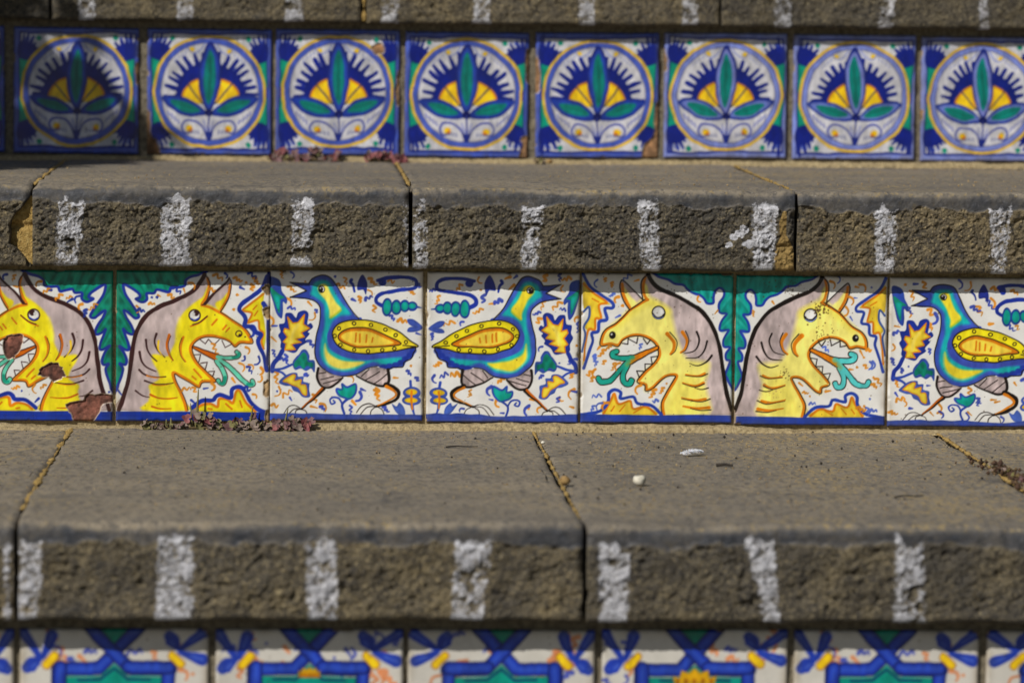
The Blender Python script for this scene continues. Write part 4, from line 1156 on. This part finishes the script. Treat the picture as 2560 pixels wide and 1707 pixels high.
def fillet(root, y, z, x0, x1, hfun, seed, name="mortar_bed", mat=None):
    """a strip of mortar between the stone and the foot of the tiles"""
    nx = int((x1 - x0) / 0.001)
    xs = np.linspace(x0, x1, nx)
    t = np.linspace(0, 1, 11)
    X, T_ = np.meshgrid(xs, t, indexing='ij')
    h, w = hfun(xs)
    h = h + 0.0011 * fbm(xs * 60, 0 * xs, 0, seed, 3)
    w = w + 0.0022 * fbm(xs * 45, 0 * xs, 3, seed + 1, 3)
    h = np.clip(h, 0.0, 1)[:, None]; w = w[:, None]
    Y = y + 0.0035 - (w + 0.0035) * T_
    Z = z - 0.0012 + (h + 0.0012) * np.where(T_ < 0.35, 1, np.cos(np.clip((T_ - 0.35) / 0.65, 0, 1) * math.pi / 2) ** 0.8) + 0.0
    n = fbm(X * 320, Y * 320, Z * 320, seed + 2, 3)
    Y = Y - 0.0007 * n
    Z = Z + 0.0007 * n * (T_ > 0.05)
    me = mesh(name, np.stack([X, Y, Z], -1).reshape(-1, 3), grid_faces(nx, 11, False))
    return put(link(name, me, None, mat or M_MORTAR), root)


def hf_mid(x):
    h = np.interp(x, [-.36, -.20, -.175, -.15, -.03, -.005, .01, .09, .2, .235, .28, .30, .315, .33, .40, .44, .47, .52, .62],
                  [.003, .002, .003, .0008, .0012, .003, .0042, .0040, .0042, .0038, .0034, .0030, .0026, .0009, .0016, .0005, .0010, .0030, .004])
    w = np.interp(x, [-.36, -.17, -.13, -.02, .0, .05, .2, .3, .33, .45, .62], [.006, .007, .009, .008, .008, .006, .006, .006, .006, .008, .007])
    return h, w


fillet(step_mid, 0, 0, -0.36, 0.62, hf_mid, 5)
fillet(step_top, TREAD, RISE, -0.42, 0.70, lambda x: (0.0030 + 0 * x, 0.006 + 0 * x), 6)
fillet(step_low, -TREAD, -RISE, -0.40, 0.66, lambda x: (0.004 + 0 * x, 0.006 + 0 * x), 7)


def blob_strip(root, pts, wid, hgt, seed, name, mat):
    """lumpy filling along a joint: pts list of (x,y,z)"""
    p = np.array(pts, float)
    L = np.r_[0, np.cumsum(np.linalg.norm(np.diff(p, axis=0), axis=1))]
    n = max(6, int(L[-1] / 0.0012))
    s = np.linspace(0, L[-1], n)
    c = np.stack([np.interp(s, L, p[:, k]) for k in range(3)], -1)
    m = 8
    V = []
    for i in range(n):
        t = c[min(i + 1, n - 1)] - c[max(i - 1, 0)]
        t /= np.linalg.norm(t)
        side = np.cross(t, (0, 0.3, 1.0)); side /= np.linalg.norm(side)
        nn = np.cross(side, t)
        k = 0.55 + 0.6 * float(noise3(s[i] * 160, seed, 0, seed)) + 0.3 * float(noise3(s[i] * 500, seed, 0, seed + 1))
        k = max(k, 0.05)
        for j in range(m):
            a = 2 * math.pi * j / m
            rr = 1 + 0.25 * float(noise3(s[i] * 700, j * 1.7, 0, seed + 2))
            V.append(c[i] + side * wid * k * rr * math.cos(a) + nn * hgt * k * rr * math.sin(a))
    V = np.array(V)
    F = [(i * m + j, i * m + (j + 1) % m, (i + 1) * m + (j + 1) % m, (i + 1) * m + j) for i in range(n - 1) for j in range(m)]
    F += [tuple(range(m))[::-1], tuple((n - 1) * m + j for j in range(m))]
    me = mesh(name, V, F)
    return put(link(name, me, None, mat), root)


blob_strip(step_low, [(-0.1265, -0.004, 0), (-0.1270, -0.12, -0.0002), (-0.1274, -0.28, -0.0002), (-0.1275, -0.40, -0.0012)], 0.0021, 0.0012, 11, "joint_mortar", M_OCHRE)
blob_strip(step_low, [(0.1700, -0.004, -0.0006), (0.1700, -0.25, -0.0008), (0.1700, -0.42, -0.0020)], 0.0013, 0.0011, 12, "joint_mortar", M_OCHRE)
blob_strip(step_low, [(0.4325, -0.004, -0.0003), (0.4325, -0.2, -0.0004), (0.4325, -0.42, -0.002)], 0.0017, 0.0012, 13, "joint_mortar", M_OCHRE)
blob_strip(step_mid, [(-0.1590, 0.43, RISE - .0010), (-0.1555, 0.2, RISE - .0012), (-0.1522, 0.03, RISE - .002)], 0.0016, 0.0013, 14, "joint_mortar", M_OCHRE)
blob_strip(step_mid, [(0.0904, 0.43, RISE - .0006), (0.0902, 0.2, RISE - .0004), (0.0899, 0.03, RISE - .0009)], 0.0015, 0.0012, 15, "joint_mortar", M_OCHRE)
blob_strip(step_mid, [(0.3475, 0.43, RISE - .0006), (0.3420, 0.2, RISE - .0012), (0.3380, 0.01, RISE - .0012)], 0.0009, 0.0012, 16, "joint_mortar", M_OCHRE)
blob_strip(step_top, [(0.0650, TREAD - 0.0085, 2 * RISE - 0.004), (0.0650, TREAD - 0.0105, 2 * RISE - 0.03), (0.0650, TREAD - 0.0085, 2 * RISE - 0.051)], 0.003, 0.002, 17, "joint_mortar", M_OCHRE)
# the broken corner is packed with ochre mortar
zz = np.linspace(-0.051, -0.0075, 44)
edge_l = np.interp(zz, [-0.053, -0.047, -0.040, -0.037, -0.030, -0.026, -0.022, -0.014, -0.008, 0], [-0.1565, -0.1575, -0.1635, -0.1685, -0.1670, -0.1685, -0.1655, -0.1605, -0.1550, -0.1530])
uu = np.linspace(0, 1, 18)
Zg, Ug = np.meshgrid(zz, uu, indexing='ij')
Xg = edge_l[:, None] + (-0.1512 - edge_l[:, None]) * Ug
Yg = -OV_B + 0.0058 + 0.0012 * fbm(Xg * 180, Zg * 180, 0, 61, 3) - 0.0016 * Ug + 0.003 * np.exp(-((Zg + 0.0265) / 0.0022) ** 2)
put(link("joint_mortar", mesh("joint_mortar", np.stack([Xg, Yg, Zg + RISE], -1).reshape(-1, 3), grid_faces(44, 18, False)), None, M_OCHRE), step_mid)


# dark core behind everything, lower and upper flights out of the frame
def prism(name, prof, x0, x1, mat, kind="structure"):
    n = len(prof)
    V = [(x, y, z) for x in (x0, x1) for y, z in prof]
    F = [tuple(range(n)), tuple(range(2 * n - 1, n - 1, -1))] + [(i, i + n, (i + 1) % n + n, (i + 1) % n) for i in range(n)]
    me = mesh(name, V, F, False)
    return tag(link(name, me, None, mat), kind=kind)


M_PLAIN = mat_simple("dusty_basalt", [(0.085, 0.078, 0.068), (0.135, 0.120, 0.095), (0.17, 0.15, 0.112)], 30, 0.9, 0.5, 0.001, bscale=400)
M_PAVE = mat_simple("pavement_stone", [(0.11, 0.10, 0.085), (0.16, 0.145, 0.12), (0.20, 0.18, 0.15)], 6, 0.9, 0.4, 0.002, bscale=150)
core = []
for k in range(-1, 3):                     # solid body under the three visible steps, a hair behind the tiles
    core += [(TREAD * (k) + 0.0095, RISE * k - NOSE * 0 - 0.02 if k == -1 else RISE * k - NOSE), (TREAD * k + 0.0095, RISE * (k + 1) - NOSE)]
prof = [(-TREAD + 0.0095, -2.2), (-TREAD + 0.0095, -NOSE - 0.0005), (0.0095, -NOSE - 0.0005), (0.0095, RISE - NOSE - 0.0005), (TREAD + 0.0095, RISE - NOSE - 0.0005), (TREAD + 0.0095, 2 * RISE - NOSE - 0.0005),
        (2 * TREAD + 0.02, 2 * RISE - NOSE - 0.0005), (2 * TREAD + 0.02, -2.2)]
prism("stair_core", prof, -2.2, 2.6, M_GROUT)
prof = [(-TREAD + 0.008, -2.2), (-TREAD + 0.008, -RISE - 0.001)]
for k in range(1, 7):
    yn = -TREAD * (k + 1) - 0.015
    prof += [(yn, -RISE * k - 0.001), (yn, -RISE * k - NOSE), (yn + 0.015, -RISE * k - NOSE), (yn + 0.015, -RISE * (k + 1) - 0.001)]
prof += [(prof[-1][0], -2.2)]
prism("lower_steps", prof, -2.2, 2.6, M_PLAIN)
prof = [(2 * TREAD + 0.022, -2.2), (2 * TREAD + 0.022, 2 * RISE + 0.001)]
for k in range(2, 6):
    prof += [(TREAD * k + 0.022, RISE * (k + 1) - NOSE), (TREAD * k, RISE * (k + 1) - NOSE), (TREAD * k, RISE * (k + 1))]
    prof += [(TREAD * (k + 1) + 0.022, RISE * (k + 1))]
prof += [(TREAD * 6 + 0.022, -2.2)]
prism("upper_steps", prof, -2.2, 2.6, M_PLAIN)
# the stone edges carry on past the frame on both sides
for sgn, xa, xb in ((0, -2.2, -0.422), (1, 0.702, 2.6)):
    for k, ov in ((-1, OV_C), (0, OV_B), (1, OV_A)):
        y0 = TREAD * k
        prof = [(y0 - ov, RISE * (k + 1) - NOSE), (y0 - ov, RISE * (k + 1) - 0.004), (y0 - ov + 0.004, RISE * (k + 1)), (y0 + TREAD + 0.004, RISE * (k + 1)), (y0 + TREAD + 0.004, RISE * (k + 1) - NOSE + 0.0005)]
        a, b = (xa, {-1: -0.402, 0: -0.362, 1: -0.422}[k]) if sgn == 0 else ({-1: 0.662, 0: 0.622, 1: 0.702}[k], xb)
        prism("side_paving", prof, a, b, M_PLAIN)
gv = [(-60, -60, -RISE * 7 - 0.002), (60, -60, -RISE * 7 - 0.002), (60, 60, -RISE * 7 - 0.002), (-60, 60, -RISE * 7 - 0.002)]
tag(link("ground", mesh("ground", gv, [(0, 1, 2, 3)], False), None, M_PAVE), kind="structure")


# ------------------------------------------------------------------ weeds in the cracks
M_LEAF = [mat_simple("weed_leaf_plum", [(0.075, 0.036, 0.036), (0.14, 0.070, 0.070), (0.20, 0.115, 0.105)], 260, 0.6, 0.3, 0.0006, trans=0.1),
          mat_simple("weed_leaf_dusty", [(0.10, 0.075, 0.06), (0.19, 0.14, 0.115), (0.25, 0.19, 0.15)], 260, 0.7, 0.3, 0.0006, trans=0.1),
          mat_simple("weed_leaf_olive", [(0.08, 0.075, 0.025), (0.16, 0.145, 0.05), (0.22, 0.19, 0.08)], 260, 0.65, 0.3, 0.0006, trans=0.1),
          mat_simple("weed_leaf_red", [(0.12, 0.030, 0.034), (0.22, 0.065, 0.068), (0.29, 0.12, 0.11)], 260, 0.6, 0.3, 0.0006, trans=0.1)]
M_STEM = mat_simple("weed_stem", [(0.09, 0.06, 0.025), (0.16, 0.11, 0.045)], 300, 0.7, 0.2, 0.0005)
M_DEAD = mat_simple("dead_moss", [(0.025, 0.014, 0.010), (0.075, 0.040, 0.024), (0.14, 0.10, 0.035)], 260, 0.9, 0.5, 0.001)


def leaf_mesh(seed, lobes=3):
    rs = np.random.RandomState(seed)
    V = [(0, 0, 0)]
    n = 15
    for k in range(n):
        a = 2 * math.pi * k / n
        r = 1.0 - 0.22 * abs(math.cos(a * lobes / 2.0)) ** 3 + 0.10 * rs.randn()
        if k == 0: r *= 0.45
        V.append((r * math.cos(a), r * math.sin(a), 0))
    V2 = []
    for i, (x, y, z) in enumerate(V):
        rr = math.hypot(x, y)
        V2.append((x, y, 0.42 * rr * rr - 0.35 * abs(y) * rr + 0.10 * rs.randn() * rr))
    m = len(V2)
    ang = [(0.5 * x, 0.5 * y, 0.06 * rs.randn()) for x, y, z in V2[1:]]
    vt = [V2[0]] + ang + V2[1:]
    F = []
    for k in range(n):
        k2 = (k + 1) % n
        F.append((0, 1 + k, 1 + k2))
        F.append((1 + k, 1 + n + k, 1 + n + k2, 1 + k2))
    return mesh("leaf", vt, F, True)


LEAVES = []
for mi in range(4):
    for q in range(3):
        me = leaf_mesh(400 + mi * 7 + q, 3 + q % 2)
        me.materials.append(M_LEAF[mi])
        LEAVES.append((mi, me))


def tube(name, pts, r0, r1, mat, m=6, parent=None):
    p = crom(pts, False, 4) if len(pts) > 2 else np.array(pts, float)
    V, n = [], len(p)
    for i in range(n):
        t = p[min(i + 1, n - 1)] - p[max(i - 1, 0)]
        t = t / (np.linalg.norm(t) + 1e-9)
        s = np.cross(t, (0.31, 0.2, 0.93)); s /= np.linalg.norm(s) + 1e-9
        q = np.cross(t, s)
        r = r0 + (r1 - r0) * i / (n - 1)
        for j in range(m):
            a = 2 * math.pi * j / m
            V.append(p[i] + s * r * math.cos(a) + q * r * math.sin(a))
    F = [(i * m + j, i * m + (j + 1) % m, (i + 1) * m + (j + 1) % m, (i + 1) * m + j) for i in range(n - 1) for j in range(m)]
    F += [tuple(range(m))[::-1], tuple((n - 1) * m + j for j in range(m))]
    me = mesh(name, np.array(V), F)
    return link(name, me, parent, mat)


def weed(loc, spread, n, mix, label, seed, size=0.0030, blades=(), height=0.008, depth=0.006, group=None):
    rs = np.random.RandomState(seed)
    root = tag(empty("creeping_weed", loc), label, "weed", group)
    # runner along the crack
    xs = np.linspace(-spread, spread, 7)
    tube("runner", [(x, -0.003 - 0.003 * rs.rand(), 0.0012 + 0.001 * rs.rand()) for x in xs], 0.0006, 0.0005, M_STEM, 5, root)
    for k in range(n):
        mi = rs.choice(4, p=mix)
        me = [m for q, m in LEAVES if q == mi][rs.randint(3)]
        u = rs.uniform(-1, 1)
        hh = height * max(0.12, (0.35 + 0.65 * float(noise3(u * 5, seed, 0, seed)) + 0.3 * rs.rand())) * rs.rand() ** 0.7
        x = u * spread
        y = -0.0015 - depth * rs.rand() * (1 - 0.5 * hh / height)
        z = 0.0010 + hh
        s = size * rs.uniform(0.55, 1.25)
        o = link("leaf", me, root, None, (x, y, z), (rs.uniform(0.5, 1.5), rs.uniform(-0.7, 0.7), rs.uniform(-1.2, 1.2)), (s, s, s))
        if k % 3 == 0:
            tube("stalk", [(x * 0.96 + rs.normal(0, .001), -0.003, 0.0006), (x + rs.normal(0, .0008), y + .0004, z * 0.6), (x, y, z)], 0.00042, 0.0003, M_STEM, 5, root)
    for (bx, bz, tilt, w) in blades:
        tube("blade", [(bx, -0.0025, 0.0), (bx + tilt * 0.4, -0.0020, bz * 0.5), (bx + tilt, -0.0015, bz)], w, w * 0.25, M_LEAF[2], 5, root)
    return root


weed((-0.030, -0.0035, 0.0), 0.050, 130, [.30, .44, .16, .10], "plum and dusty weed mat at the foot of the yellow beast tile", 1,
     blades=((-0.0165, 0.026, 0.001, 0.0013), (-0.0195, 0.017, -0.001, 0.0011), (-0.033, 0.0075, 0, 0.0012), (-0.036, 0.0065, 0, 0.001), (0.0175, 0.0155, 0.002, 0.0011), (0.0395, 0.0140, 0.0025, 0.0011)), height=0.0115)
weed((0.018, -0.0035, 0.0), 0.009, 16, [.55, .1, .1, .25], "small plum weed sprig below the first bird tile", 2, height=0.007)
weed((0.020, TREAD - 0.004, RISE), 0.028, 64, [.35, .15, .05, .45], "reddish weed row at the foot of the palmette tiles, longer of two", 3, height=0.009)
weed((0.082, TREAD - 0.004, RISE), 0.015, 40, [.25, .1, .05, .6], "short bright red weed tuft by the paving joint under palmette tiles", 4, height=0.007)
weed((0.1985, TREAD - 0.003, RISE), 0.004, 8, [0, .3, .7, 0], "tiny olive sprig at the foot of a palmette tile", 5, height=0.003, size=0.0016)


def moss_clump(loc, pts, label, seed, n=150):
    rs = np.random.RandomState(seed)
    root = tag(empty("dry_moss", loc), label, "moss")
    p = np.array(pts, float)
    V, F = [], []
    for k in range(n):
        t = rs.rand() * (len(p) - 1)
        i = int(t)
        c = p[i] + (p[min(i + 1, len(p) - 1)] - p[i]) * (t - i)
        c = c + np.array([rs.normal(0, 0.0035), rs.normal(0, 0.014), 0])
        r = rs.uniform(0.0008, 0.0022)
        h = abs(rs.normal(0.0018, 0.0016))
        b = len(V)
        q = [(1, 0, 0), (0, 1, 0), (-1, 0, 0), (0, -1, 0), (0, 0, 1), (0, 0, -1)]
        for a in q:
            V.append(c + np.array(a) * r * rs.uniform(.6, 1.3) + np.array([0, 0, h]))
        for a_, b_, c_ in ((0, 1, 4), (1, 2, 4), (2, 3, 4), (3, 0, 4), (1, 0, 5), (2, 1, 5), (3, 2, 5), (0, 3, 5)):
            F.append((b + a_, b + b_, b + c_))
    tag(link("moss_crumbs", mesh("moss_crumbs", np.array(V), F, False), root, M_DEAD), kind="stuff")
    for k in range(34):
        t = rs.rand() * (len(p) - 1)
        i = int(t)
        c = p[i] + (p[min(i + 1, len(p) - 1)] - p[i]) * (t - i) + np.array([rs.normal(0, 0.003), rs.normal(0, 0.012), 0.002 + 0.003 * rs.rand()])
        mi = rs.choice([0, 2, 2, 1])
        me = [m for q, m in LEAVES if q == mi][rs.randint(3)]
        s = rs.uniform(0.0010, 0.0019)
        link("leaf", me, root, None, tuple(c), (rs.uniform(0, 1.3), rs.uniform(-.8, .8), rs.uniform(-3, 3)), (s, s, s))
    return root


moss_clump((0.432, -0.235, 0.0), [(-0.004, 0.03, 0), (0.003, 0.0, 0), (0.006, -0.04, 0), (0.004, -0.09, 0), (0.002, -0.15, 0)], "dry brown moss and weed filling a paving joint", 9)


# ------------------------------------------------------------------ little things on the treads
def lump(name, r, seed, mat, loc, label, cat, sc=(1, 1, 1), rough=0.2, rot=(0, 0, 0), group=None, nu=14, nv=9):
    V, F = [], []
    for j in range(nv + 1):
        th = math.pi * j / nv
        for i in range(nu):
            ph = 2 * math.pi * i / nu
            d = np.array([math.sin(th) * math.cos(ph), math.sin(th) * math.sin(ph), math.cos(th)])
            k = 1 + rough * float(fbm(d[0] * 1.4, d[1] * 1.4, d[2] * 1.4, seed, 3))
            V.append(d * k * r * np.array(sc))
    for j in range(nv):
        for i in range(nu):
            F.append((j * nu + i, (j + 1) * nu + i, (j + 1) * nu + (i + 1) % nu, j * nu + (i + 1) % nu))
    V = np.array(V)
    V[:, 2] -= V[:, 2].min()
    o = link(name, mesh(name, V, F), None, mat, loc, rot)
    if label: tag(o, label, cat, group)
    return o


M_PEB = mat_simple("chalky_pebble", [(0.22, 0.20, 0.13), (0.62, 0.58, 0.47), (0.72, 0.69, 0.58)], 160, 0.9, 0.5, 0.001)
M_NUT = mat_simple("ochre_pebble", [(0.14, 0.08, 0.03), (0.30, 0.19, 0.07), (0.38, 0.25, 0.11)], 260, 0.85, 0.5, 0.001)
M_DARK = mat_simple("dark_bark", [(0.018, 0.014, 0.012), (0.05, 0.04, 0.03)], 400, 0.9, 0.5, 0.001)
M_FEA = mat_simple("white_down", [(0.52, 0.53, 0.56), (0.68, 0.68, 0.70)], 300, 0.8, 0.0, trans=0.2)
lump("pebble", 0.0033, 21, M_PEB, (0.2135, -0.292, 0.0), "chalky white pebble lying on the wide tread", "pebble", (1.0, 1.15, 0.85), 0.55)
lump("pebble", 0.0030, 22, M_NUT, (0.1712, -0.293, 0.0), "round ochre pebble caught in a paving joint", "pebble", (1.0, 1.0, 0.95), 0.2)
lump("pebble", 0.0012, 23, M_PEB, (0.1716, -0.082, 0.0), "tiny white stone chip in the paving joint near the tiles", "pebble", (1, 1, .9), 0.4)
lump("pebble", 0.0021, 24, M_NUT, (0.2060, TREAD - 0.012, RISE), "ochre pebble at the foot of the palmette tiles", "pebble", (1.4, 1, .8), 0.4)
lump("pebble", 0.0016, 25, M_DARK, (-0.0195, -0.021, 0.0), "dark crumb lying before the weed mat", "pebble", (1.3, 1.2, .9), 0.6)
tw = tube("twig", [(0.110, -0.105, 0.0006), (0.116, -0.1035, 0.0010), (0.123, -0.104, 0.0008), (0.130, -0.1025, 0.0007)], 0.0006, 0.0003, M_DARK, 6)
tag(tw, "thin dark twig on the tread below the second bird tile", "twig")
tw = tube("twig", [(0.268, -0.196, 0.0007), (0.273, -0.197, 0.0012), (0.278, -0.198, 0.0007)], 0.0011, 0.0007, M_DARK, 6)
tag(tw, "short dark twig crumb between the feather and the pebble", "twig")
tw = tube("twig", [(0.352, -0.345, 0.0004), (0.358, -0.341, 0.0008), (0.364, -0.341, 0.0006), (0.370, -0.335, 0.0004)], 0.0006, 0.0003, M_DARK, 6)
tag(tw, "crooked dark twig near the stone edge with paint bars", "twig")

# feather: curved shaft with many soft barbs
froot = tag(empty("feather", (0.2520, -0.140, 0.0)), "small white down feather on the tread below the beast tiles", "feather")
froot.rotation_euler = (0, 0, R_(18))
froot.scale = (0.8, 0.8, 0.8)
sh = [(0.0, 0, 0.0012), (0.006, 0.0004, 0.0026), (0.012, 0.0002, 0.0030), (0.018, -0.0006, 0.0024)]
tube("shaft", sh, 0.00028, 0.0001, M_FEA, 5, froot)
rsf = np.random.RandomState(5)
V, F = [], []
pp = crom(sh, False, 30)
for k in range(420):
    t = rsf.rand()
    c = pp[int(t * (len(pp) - 1))]
    sgn = 1 if k % 2 else -1
    ln = (0.0062 * math.sin(math.pi * min(1, 0.18 + 0.8 * t)) + 0.001) * rsf.uniform(.6, 1.1)
    a = rsf.uniform(0.5, 1.0)
    d = np.array([math.cos(a), sgn * math.sin(a), rsf.uniform(-0.05, 0.35)]) * ln
    w = np.array([0.00032, 0, 0.00012])
    b = len(V)
    mid_ = c + d * .5 + np.array([0, 0, 0.0006 * rsf.rand()])
    e_ = c + d - np.array([0, 0, 0.0012])
    e_[2] = max(e_[2], 0.0003)
    V += [c - w, c + w, mid_ + w, mid_ - w, e_]
    F += [(b, b + 1, b + 2, b + 3), (b + 3, b + 2, b + 4)]
tag(link("vane", mesh("vane", np.array(V), F, False), froot, M_FEA), kind="stuff")


# grit scattered over the treads (nobody could count it)
def grit(name, y0, y1, z, n, seed, mat, label, rmin=0.0002, rmax=0.0007, bias=None):
    rs = np.random.RandomState(seed)
    x = rs.uniform(-0.34, 0.60, n)
    if bias: x = np.where(rs.rand(n) < bias, rs.uniform(0.2, 0.60, n), x)
    y = rs.uniform(y0, y1, n)
    r = rmin + (rmax - rmin) * rs.rand(n) ** 3
    q = np.array([(1, 0, 0), (0, 1, 0), (-1, 0, 0), (0, -1, 0), (0, 0, 1), (0, 0, -1)], float)
    V = np.stack([x, y, z + r * 0.4], -1)[:, None, :] + q[None] * r[:, None, None] * rs.uniform(.6, 1.4, (n, 6, 1))
    t = np.array([(0, 1, 4), (1, 2, 4), (2, 3, 4), (3, 0, 4), (1, 0, 5), (2, 1, 5), (3, 2, 5), (0, 3, 5)])
    F = (np.arange(n)[:, None, None] * 6 + t[None]).reshape(-1, 3)
    o = link(name, mesh(name, V.reshape(-1, 3), F, False), None, mat)
    return tag(o, label, "grit", None, "stuff")


M_GRIT = mat_simple("ochre_grit", [(0.16, 0.10, 0.04), (0.36, 0.25, 0.11), (0.46, 0.37, 0.22)], 60, 0.95, 0.0)
grit("grit", -0.43, -0.004, 0.0, 2600, 41, M_GRIT, "fine ochre grit on the wide lower tread", bias=0.5)
grit("grit", 0.0, TREAD - 0.004, RISE, 1200, 42, M_GRIT, "fine ochre grit on the tread under the palmette tiles", bias=0.5)
grit("grit", -0.43, -0.004, 0.0, 500, 43, M_DARK, "dark crumbs on the wide lower tread", 0.0003, 0.0010)


# ------------------------------------------------------------------ unseen potted plant, added left of the frame to shade the first palmette tile
M_TERRA = mat_simple("terracotta", [(0.26, 0.11, 0.055), (0.36, 0.16, 0.085)], 40, 0.85, 0.4, 0.001)
M_SOIL = mat_simple("potting_soil", [(0.02, 0.014, 0.01), (0.05, 0.035, 0.024)], 200, 0.95, 0.6, 0.002)
M_FOL = mat_simple("plant_leaf", [(0.025, 0.055, 0.015), (0.05, 0.10, 0.03), (0.08, 0.14, 0.045)], 60, 0.5, 0.2, 0.001)
pot = tag(empty("shade_plant", (-0.640, 0.110, RISE)), "terracotta pot with a bushy plant added out of view to shade a palmette tile", "plant")
rim = [(0.0, 0.0), (0.060, 0.0), (0.072, 0.060), (0.082, 0.125), (0.090, 0.125), (0.091, 0.150), (0.081, 0.150), (0.078, 0.135), (0.0, 0.134)]
m = 28
V = [(r * math.cos(2 * math.pi * j / m), r * math.sin(2 * math.pi * j / m), z) for r, z in rim for j in range(m)]
F = [(i * m + j, i * m + (j + 1) % m, (i + 1) * m + (j + 1) % m, (i + 1) * m + j) for i in range(7 - 1) for j in range(m)]
F2 = [(i * m + j, i * m + (j + 1) % m, (i + 1) * m + (j + 1) % m, (i + 1) * m + j) for i in (6, 7) for j in range(m)]
link("pot", mesh("pot", np.array(V), F), pot, M_TERRA)
link("soil", mesh("soil", np.array(V), F2), pot, M_SOIL)
rsp = np.random.RandomState(12)
for k in range(5):
    tube("stem", [(0.01 * k - 0.02, 0.005 * (k % 3), 0.13), (0.015 * k - 0.03, 0.01, 0.24), (0.045 * k - 0.08, 0.02 * (k % 2) - 0.01, 0.38)], 0.005, 0.002, M_STEM, 6, pot)
V, F = [], []
CC = [(-0.03, -0.05, 0.42, 0.15), (0.06, -0.08, 0.47, 0.12), (0.0, 0.02, 0.52, 0.12), (0.10, -0.12, 0.40, 0.09), (-0.10, 0, 0.4, 0.12)]
for k in range(3400):
    cx, cy, cz, cr = CC[rsp.randint(len(CC))]
    d = rsp.randn(3); d /= np.linalg.norm(d)
    c = np.array([cx, cy, cz]) + d * cr * rsp.rand() ** 0.4
    ax = rsp.randn(3); ax /= np.linalg.norm(ax)
    sd = np.cross(ax, rsp.randn(3)); sd /= np.linalg.norm(sd)
    nn = np.cross(ax, sd)
    l, w = rsp.uniform(0.022, 0.04), rsp.uniform(0.009, 0.015)
    b = len(V)
    V += [c, c + ax * l * .5 + sd * w + nn * w * .3, c + ax * l, c + ax * l * .5 - sd * w + nn * w * .3]
    F += [(b, b + 1, b + 2), (b, b + 2, b + 3)]
tag(link("shade_foliage", mesh("shade_foliage", np.array(V), F, True), pot, M_FOL), kind="stuff")
